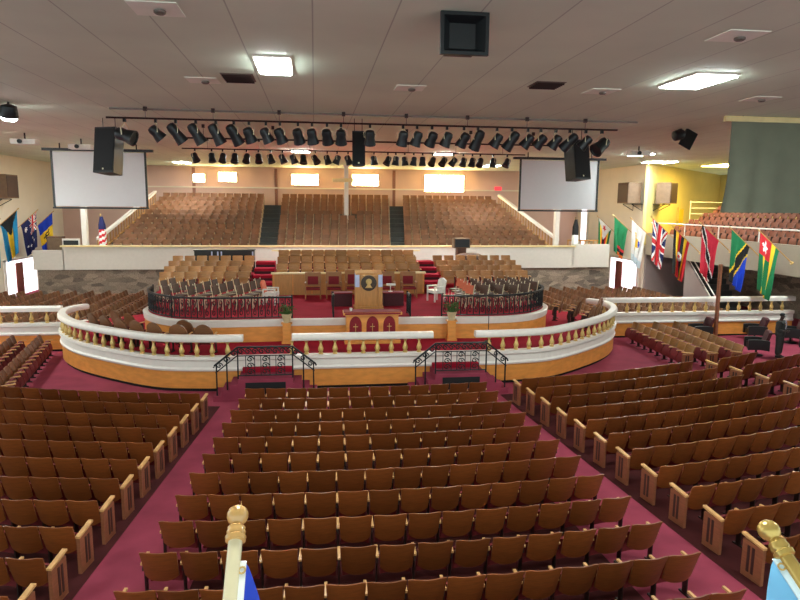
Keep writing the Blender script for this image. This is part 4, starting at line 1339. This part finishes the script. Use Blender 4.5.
# two flag poles close to the viewer
def ray(px, py_):
    return FW + RT * ((px - 400) / FPX) - UP * ((py_ - 300) / FPX)
def near_flag(tip, end, d0, d1, pole_mat, fin_mat, cloth_mat, hem_mat, sgn, out, drop, label):
    a = Vector((0, 0, EYE)) + ray(*tip) * d0
    b = Vector((0, 0, EYE)) + ray(*end) * d1
    t = thing('flag_pole', label, 'flag', tuple(b))
    ax = (a - b).normalized()
    L = (a - b).length
    MB().tube([(0, 0, 0), tuple(ax * L)], 0.0135, 14).obj('pole', pole_mat, t, True)
    pr = [(0.0145, -0.016), (0.019, -0.014), (0.020, -0.006), (0.0165, -0.003), (0.0185, 0.003), (0.0165, 0.008), (0.0175, 0.012), (0.013, 0.017), (0.012, 0.020), (0.0175, 0.026), (0.0205, 0.034), (0.0205, 0.041), (0.017, 0.050), (0.009, 0.056), (0.0, 0.058)]
    MB().lathe([(r, z + L) for r, z in pr], (0, 0, 0), 20, axis=ax).obj('finial', fin_mat, t, True)
    side = ax.cross(FW).normalized() * sgn
    def cf(u, v):
        p = ax * (L - drop - 0.5 * u)
        w_ = max(0.0, v - 0.06)
        return p + side * (0.012 + 0.20 * min(v, 0.06) + out * w_) + Vector((0, 0, -0.03 * v - 0.55 * w_)) + FW * (0.012 * math.sin(14 * v + 5 * u) * w_ * 3)
    m = MB().shell(cf, 12, 24, tuple(FW * 0.002))
    m.obj('cloth', cloth_mat, t, True)
    h = MB().shell(lambda u, v: Vector(cf(u, v * 0.06)) - FW * 0.002, 12, 2, tuple(FW * 0.005))
    h.obj('hem', hem_mat, t, True)
    g = Vector(cf(0.03, 0.03)) - FW * 0.003
    ringp = [g + (ax * math.cos(k * PI / 5) + side * math.sin(k * PI / 5)) * 0.006 for k in range(10)]
    MB().tube(ringp, 0.0018, 5, closed=True).obj('grommet', 'gold', t)
near_flag((236, 534), (221, 700), 1.22, 1.02, 'cream_pole', 'turned_wood', 'f_blue', 'f_white', -1, 0.16, 0.055, 'cream flag pole with turned wooden finial and royal blue flag')
near_flag((781, 549), (874, 690), 1.22, 1.05, 'gold_pole', 'gold_pole', 'f_sky', 'f_pale', 1, 0.02, 0.012, 'gold flag pole with ball finial and pale sky blue flag')

# ------------------------------------------------------------------ projection screens
def proj_screen(x0, x1, y, z0, z1, label):
    t = thing('projection_screen', label, 'screen', ((x0 + x1) / 2, y, z0))
    w_, h = x1 - x0, z1 - z0
    MB().box((0, 0, h / 2), (w_ - 0.18, 0.03, h - 0.1)).obj('screen_cloth', 'screen_white', t)
    MB().box((-w_ / 2 + 0.05, 0, h / 2), (0.10, 0.05, h)).box((w_ / 2 - 0.05, 0, h / 2), (0.10, 0.05, h)).obj('border', 'black_plastic', t)
    MB().box((0, 0, -0.03), (w_ + 0.05, 0.09, 0.08)).obj('bottom_bar', 'black_plastic', t)
    MB().box((0, 0, h + 0.05), (w_ + 0.7, 0.2, 0.12)).obj('housing', 'black_plastic', t)
    for sx in (-1, 1):
        MB().tube([(sx * w_ * 0.4, 0, h), (sx * w_ * 0.4, 0, CEIL - z0 + 0.01)], 0.03, 6).obj('hanger', 'black_iron', t)
proj_screen(-12.42, -8.05, 33, 5.58, 8.25, 'white projection screen hanging near the blue flags')
proj_screen(10.65, 15.02, 33, 5.62, 8.25, 'white projection screen hanging near the pole side wall')

# ------------------------------------------------------------------ ceiling lights and fittings
def ceiling_light(x, y, lx, ly, label, lamp='lamp_white'):
    t = thing('ceiling_light', label, 'light', (x, y, CEIL), 0, 'lit ceiling panels')
    MB().box((0, 0, -0.02), (lx + 0.08, ly + 0.08, 0.04)).obj('frame', 'white_paint', t)
    MB().box((0, 0, -0.05), (lx, ly, 0.03)).obj('diffuser', lamp, t)
ceiling_light(-0.78, 13.7, 0.64, 1.5, 'bright ceiling panel near the dark vent, above the flag side of the middle block')
ceiling_light(8.4, 13.7, 0.90, 1.5, 'largest glaring ceiling panel, above the pole side seats')
ceiling_light(-0.7, 34.5, 0.9, 1.3, 'small bright ceiling panel seen between the lamp rows above the middle gallery', 'lamp_far')
ceiling_light(6.95, 34.5, 0.9, 1.3, 'small bright ceiling panel above the pulpit side lamps', 'lamp_far')
ceiling_light(12.2, 44.0, 0.9, 1.3, 'small bright ceiling panel just beside the pole side projection screen')
ceiling_light(21.0, 37.6, 1.6, 1.3, 'bright ceiling panel above the wall speaker boxes')
ceiling_light(17.1, 32.6, 0.9, 1.2, 'small bright ceiling panel behind the ceiling projector', 'lamp_far')
ceiling_light(-8.9, 46.0, 0.9, 1.3, 'small bright ceiling panel above the flag side gallery seats')
for k, (xx, yy) in enumerate(((-17.2, 27), (-16.6, 23.5), (-12.6, 38.7))):  # unseen panels, added to brighten the flag-side wall and parapet
    ceiling_light(xx, yy, 0.9, 1.4, 'unseen ceiling panel added to light the wall by the blue flags, %s from the stage' % ORD[k + 1], 'lamp_far' if k < 2 else 'lamp_white')
ceiling_light(20.6, 23.2, 0.9, 1.4, 'unseen ceiling panel over the standing man, added to light the pole side screen', 'lamp_far')  # out of view, added to brighten the pole-side screen and the man's corner
for k, (xx, yy) in enumerate(((-10, 6), (0, 4), (10, 6))):  # extra panels outside the view, added for the hall's overall light
    ceiling_light(xx, yy, 0.8, 1.6, 'unseen ceiling panel above the viewer, added for overall light, %s of three' % ORD[k + 1])

def flush(x, y, w_, l, mat_, label, name='ceiling_fitting', cat='fitting'):
    t = thing(name, label, cat, (x, y, CEIL))
    MB().box((0, 0, -0.006), (w_, l, 0.012)).obj('plate', 'ceiling_plate' if mat_ != 'vent_grey' else 'vent_grey', t)
    if mat_ == 'vent_grey':
        for k in range(6):
            MB().box((0, -l / 2 + l * (k + .5) / 6, -0.04), (w_ * .9, 0.02, 0.04), rx=0.5).obj('slat', 'iron_brown', t)
    else:
        MB().lathe([(0.09, 0), (0.09, -0.03), (0.06, -0.05), (0.0, -0.05)], (0.05, 0, -0.03), 12).obj('socket', 'grey_metal', t)
flush(-2.5, 15.7, 0.7, 0.7, 'w', 'unlit pale ceiling plate beside the dark vent')
flush(-1.65, 15.2, 0.7, 0.9, 'vent_grey', 'dark slotted ceiling vent beside the bright panel', 'ceiling_vent', 'vent')
flush(5.35, 14.8, 0.7, 0.7, 'vent_grey', 'brown slotted ceiling vent beyond the hanging speaker', 'ceiling_vent', 'vent')
flush(6.95, 15.4, 0.7, 0.7, 'w', 'unlit pale ceiling plate next to the brown vent')
flush(2.3, 15.8, 0.7, 0.7, 'w', 'unlit pale ceiling plate over the middle of the hall')
flush(6.9, 10.2, 0.7, 0.7, 'w', 'unlit pale ceiling plate nearest the large glaring panel')
flush(11.4, 15.7, 0.7, 0.7, 'w', 'unlit pale ceiling plate above the drape bar')
flush(-2.25, 10.2, 0.7, 0.7, 'w', 'unlit pale ceiling plate cut by the top edge of the photograph')

# ------------------------------------------------------------------ stage lighting
def px_at(px, Y):
    r = ray(px, 130)
    return r.x * Y / r.y
def lighting_bar(x0, x1, y, z, label, nh):
    t = thing('lighting_bar', label, 'lighting bar', ((x0 + x1) / 2, y, z))
    hw = (x1 - x0) / 2
    MB().tube([(-hw, 0, 0), (hw, 0, 0)], 0.028, 8).obj('pipe', 'iron_brown', t)
    for k in range(nh):
        xx = -hw * 0.86 + 2 * hw * 0.86 * k / (nh - 1)
        MB().tube([(xx, 0, 0), (xx, 0, CEIL - z + 0.01)], 0.012, 6).obj('hanger', 'grey_metal', t)
        MB().box((xx, 0, CEIL - z - 0.06), (0.10, 0.10, 0.12)).obj('bracket', 'iron_brown', t)
lighting_bar(-6.0, 9.75, 20.2, 8.27, 'front lighting pipe with the larger row of stage lamps', 8)
lighting_bar(-4.9, 9.3, 24.2, 8.12, 'bare middle pipe between the two rows of stage lamps', 6)
lighting_bar(-5.6, 9.6, 29.0, 8.14, 'rear lighting pipe with the smaller row of stage lamps', 7)
sr = MB().box((2.3, 20.55, CEIL - 0.025), (16.6, 0.05, 0.05)).obj('ceiling_strut', 'grey_metal')
tag(sr, 'thin pale metal strut fixed across the ceiling above the front pipe', 'strut')

def stage_lamp(px, Y, z, size, aim, label, group, long_=False):
    x = px_at(px, Y)
    t = thing('stage_lamp', label, 'lamp', (x, Y, z), 0, group)
    MB().box((0, 0, 0), (0.07 * size, 0.09, 0.10)).obj('clamp', 'black_iron', t)
    d = Vector(aim).normalized()
    c = Vector((0, 0, -0.36 * size))
    side = d.cross(Vector((0, 0, 1)))
    side = Vector((1, 0, 0)) if side.length < 0.05 else side.normalized()
    r = 0.185 * size
    MB().tube([c + side * r, c + side * r * 1.15 + Vector((0, 0, 0.16 * size)), Vector((0, 0, -0.04)), c - side * r * 1.15 + Vector((0, 0, 0.16 * size)), c - side * r], 0.014 * size, 5).obj('yoke', 'light_metal', t)
    h = (0.34 if long_ else 0.24) * size
    k = MB().lathe([(0.06 * size, -h), (0.13 * size, -h * .9), (0.16 * size, -h * .5), (0.15 * size, 0), (0.165 * size, h * .3), (0.19 * size, h * .8), (0.20 * size, h), (0.17 * size, h * 1.0), (0.16 * size, h * .85), (0.0, h * .8)], c, 12, axis=d)
    k.obj('barrel', 'black_plastic', t, True)
row1 = [125, 156, 176, 196, 216, 234, 249, 266, 280, 298, 312, 327, 341, 370, 403, 417, 432, 447, 464, 478, 497, 512, 528, 541, 556, 570, 586, 602]
for k, p in enumerate(row1):
    f = (p - 365) / 240.0
    aim = (-0.9 * f + random.uniform(-.12, .12), 0.45 + random.uniform(-.2, .2), -1.0)
    big = k in (0, len(row1) - 1)
    if k == 0:
        aim = (1.0, -0.2, -0.35)
    if k == len(row1) - 1:
        aim = (-0.9, -0.3, -0.7)
    stage_lamp(p, 20.2, 8.20, 1.2 if big else 0.94, aim, 'black stage lamp, %s along the front lighting pipe from the flag side' % ORD[k + 1], 'lamps on the front pipe', k in (2, 3, 4, 5, 19, 21, 25))
row2 = [194, 211, 222, 234, 246, 258, 270, 282, 293, 303, 315, 327, 337, 348, 374, 388, 396, 405, 414, 423, 433, 444, 454, 464, 473, 481, 494, 508]
for k, p in enumerate(row2):
    f = (p - 350) / 160.0
    stage_lamp(p, 29.0, 8.08, 0.85, (-0.5 * f + random.uniform(-.5, .5), -0.2 + random.uniform(-.5, .4), -1.0), 'small black stage lamp, %s along the rear lighting pipe from the flag side' % ORD[k + 1], 'lamps on the rear pipe')

# hanging speakers
def hung_speaker(x, y, z, w_, h, dep, rz, tilt, label):
    t = thing('hanging_speaker', label, 'speaker', (x, y, z), rz)
    def sec(zz, s_):
        return [(-w_ / 2, -dep / 2, zz), (w_ / 2, -dep / 2, zz), (w_ / 2 * s_, dep / 2, zz), (-w_ / 2 * s_, dep / 2, zz)]
    vs = sec(-h / 2, 0.65) + sec(h / 2, 0.65)
    R = Matrix.Rotation(tilt, 3, 'X')
    m = MB().add([R @ Vector(v) for v in vs], [(3, 2, 1, 0), (4, 5, 6, 7), (0, 1, 5, 4), (1, 2, 6, 5), (2, 3, 7, 6), (3, 0, 4, 7)])
    m.obj('cabinet', 'black_plastic', t)
    gv = [R @ Vector((sx * w_ * .46, -dep / 2 - 0.012, sz * h * .46)) for sx in (-1, 1) for sz in (-1, 1)]
    MB().box(R @ Vector((0, -dep / 2 - 0.008, 0)), (w_ * .92, 0.02, h * .92), rx=tilt).obj('grille', 'dark_gap', t)
    MB().box(R @ Vector((0, -dep / 2 - 0.022, -h * .42)), (0.05, 0.01, 0.05), rx=tilt).obj('badge', 'light_metal', t)
    for sx in (-1, 1):
        MB().tube([(sx * w_ * .3, 0, h * 0.45), (sx * w_ * .3, 0, CEIL - z + 0.01)], 0.012, 6).obj('cable', 'black_iron', t)
hung_speaker(-6.75, 23.0, 7.50, 0.82, 1.50, 0.60, math.radians(-24), math.radians(-8), 'black hanging speaker in front of the screen near the blue flags')
hung_speaker(9.55, 23.0, 7.48, 0.82, 1.42, 0.60, math.radians(26), math.radians(-8), 'black hanging speaker in front of the screen near the pole side wall')
hung_speaker(1.45, 21.6, 7.62, 0.42, 1.12, 0.40, 0, math.radians(-4), 'narrow black hanging speaker in the middle of the lamp row')
cs = thing('horn_speaker', 'big square black horn speaker hanging over the middle seats', 'speaker', (2.2, 9.6, 8.29))
MB().box((0, 0.32, 0), (0.44, 0.34, 0.44)).obj('driver_box', 'black_plastic', cs)
fr_ = MB()
o_, i_ = (0.36, 0.30), (0.20, 0.19)
vs = [(sx * o_[0], -0.02, sz * o_[1]) for sx, sz in ((-1, -1), (1, -1), (1, 1), (-1, 1))] + [(sx * 0.31, -0.02, sz * 0.25) for sx, sz in ((-1, -1), (1, -1), (1, 1), (-1, 1))] + [(sx * 0.15, 0.22, sz * 0.15) for sx, sz in ((-1, -1), (1, -1), (1, 1), (-1, 1))] + [(sx * o_[0], 0.05, sz * o_[1]) for sx, sz in ((-1, -1), (1, -1), (1, 1), (-1, 1))] + [(sx * 0.19, 0.24, sz * 0.19) for sx, sz in ((-1, -1), (1, -1), (1, 1), (-1, 1))]
fs = []
for a_, b_ in ((0, 4), (4, 8), (12, 0), (16, 12)):
    for k in range(4):
        fs.append((a_ + k, a_ + (k + 1) % 4, b_ + (k + 1) % 4, b_ + k))
fs.append((8, 9, 10, 11))
fr_.add(vs, fs)
fr_.obj('horn', 'black_plastic', cs)
MB().box((0, 0.32, 0.26), (0.40, 0.10, 0.09)).obj('bracket', 'black_iron', cs)

# projectors
def projector(x, y, z, label):
    t = thing('projector', label, 'projector', (x, y, z))
    MB().box((0, 0, 0), (0.95, 0.5, 0.20)).obj('case', 'white_plastic', t)
    MB().lathe([(0.09, 0), (0.09, 0.06), (0.06, 0.06), (0.0, 0.04)], (-0.1, -0.25, 0), 12, axis=(0, -1, 0)).obj('lens', 'black_plastic', t)
    MB().tube([(0, 0, 0.08), (0, 0, CEIL - z + 0.01)], 0.035, 8).obj('mount_pole', 'iron_brown', t)
projector(-11.7, 28.6, 8.24, 'white ceiling projector nearest the wall with blue flags')
projector(-10.2, 30.6, 8.24, 'white ceiling projector right-beside the corner of the flag side screen')
projector(14.9, 28.6, 8.28, 'white ceiling projector on the pole side of the hall')

# house lamps near the side walls
hl = thing('house_lamp', 'black can lamp glowing white at the far flag side of the ceiling', 'lamp', (-8.55, 20.0, 8.52))
MB().tube([(0, 0, -0.25), (0, 0, 0.09)], 0.03, 6).obj('stem', 'black_iron', hl)
MB().lathe([(0.08, 0.26), (0.20, 0.22), (0.24, -0.05), (0.22, -0.10), (0.19, -0.06), (0.0, -0.02)], (0, 0, -0.25), 16, axis=(0.15, -0.25, 1)).obj('can', 'black_plastic', hl, True)
MB().lathe([(0.20, 0), (0.20, -0.05), (0.15, -0.09), (0.0, -0.10)], (-0.015, 0.02, -0.34), 16, axis=(0.15, -0.25, 1)).obj('bulb', 'lamp_white', hl)
MB().box((-0.42, 0, -0.16), (0.34, 0.3, 0.34), ry=0.3).obj('second_can', 'black_plastic', hl)
mh = thing('moving_lamp', 'black lamp with a flat square plate under the ceiling near the drape', 'lamp', (13.0, 22.0, CEIL))
MB().tube([(0, 0, 0.0), (0, 0, -0.25)], 0.04, 8).obj('stem', 'black_iron', mh)
MB().lathe([(0.14, 0.2), (0.20, 0.1), (0.18, -0.15), (0.1, -0.2)], (-0.08, 0, -0.22), 12, axis=(1, 0, 0.3)).obj('barrel', 'black_plastic', mh, True)
MB().box((0.28, -0.05, -0.36), (0.48, 0.05, 0.62), ry=0.45).obj('plate', 'black_plastic', mh)
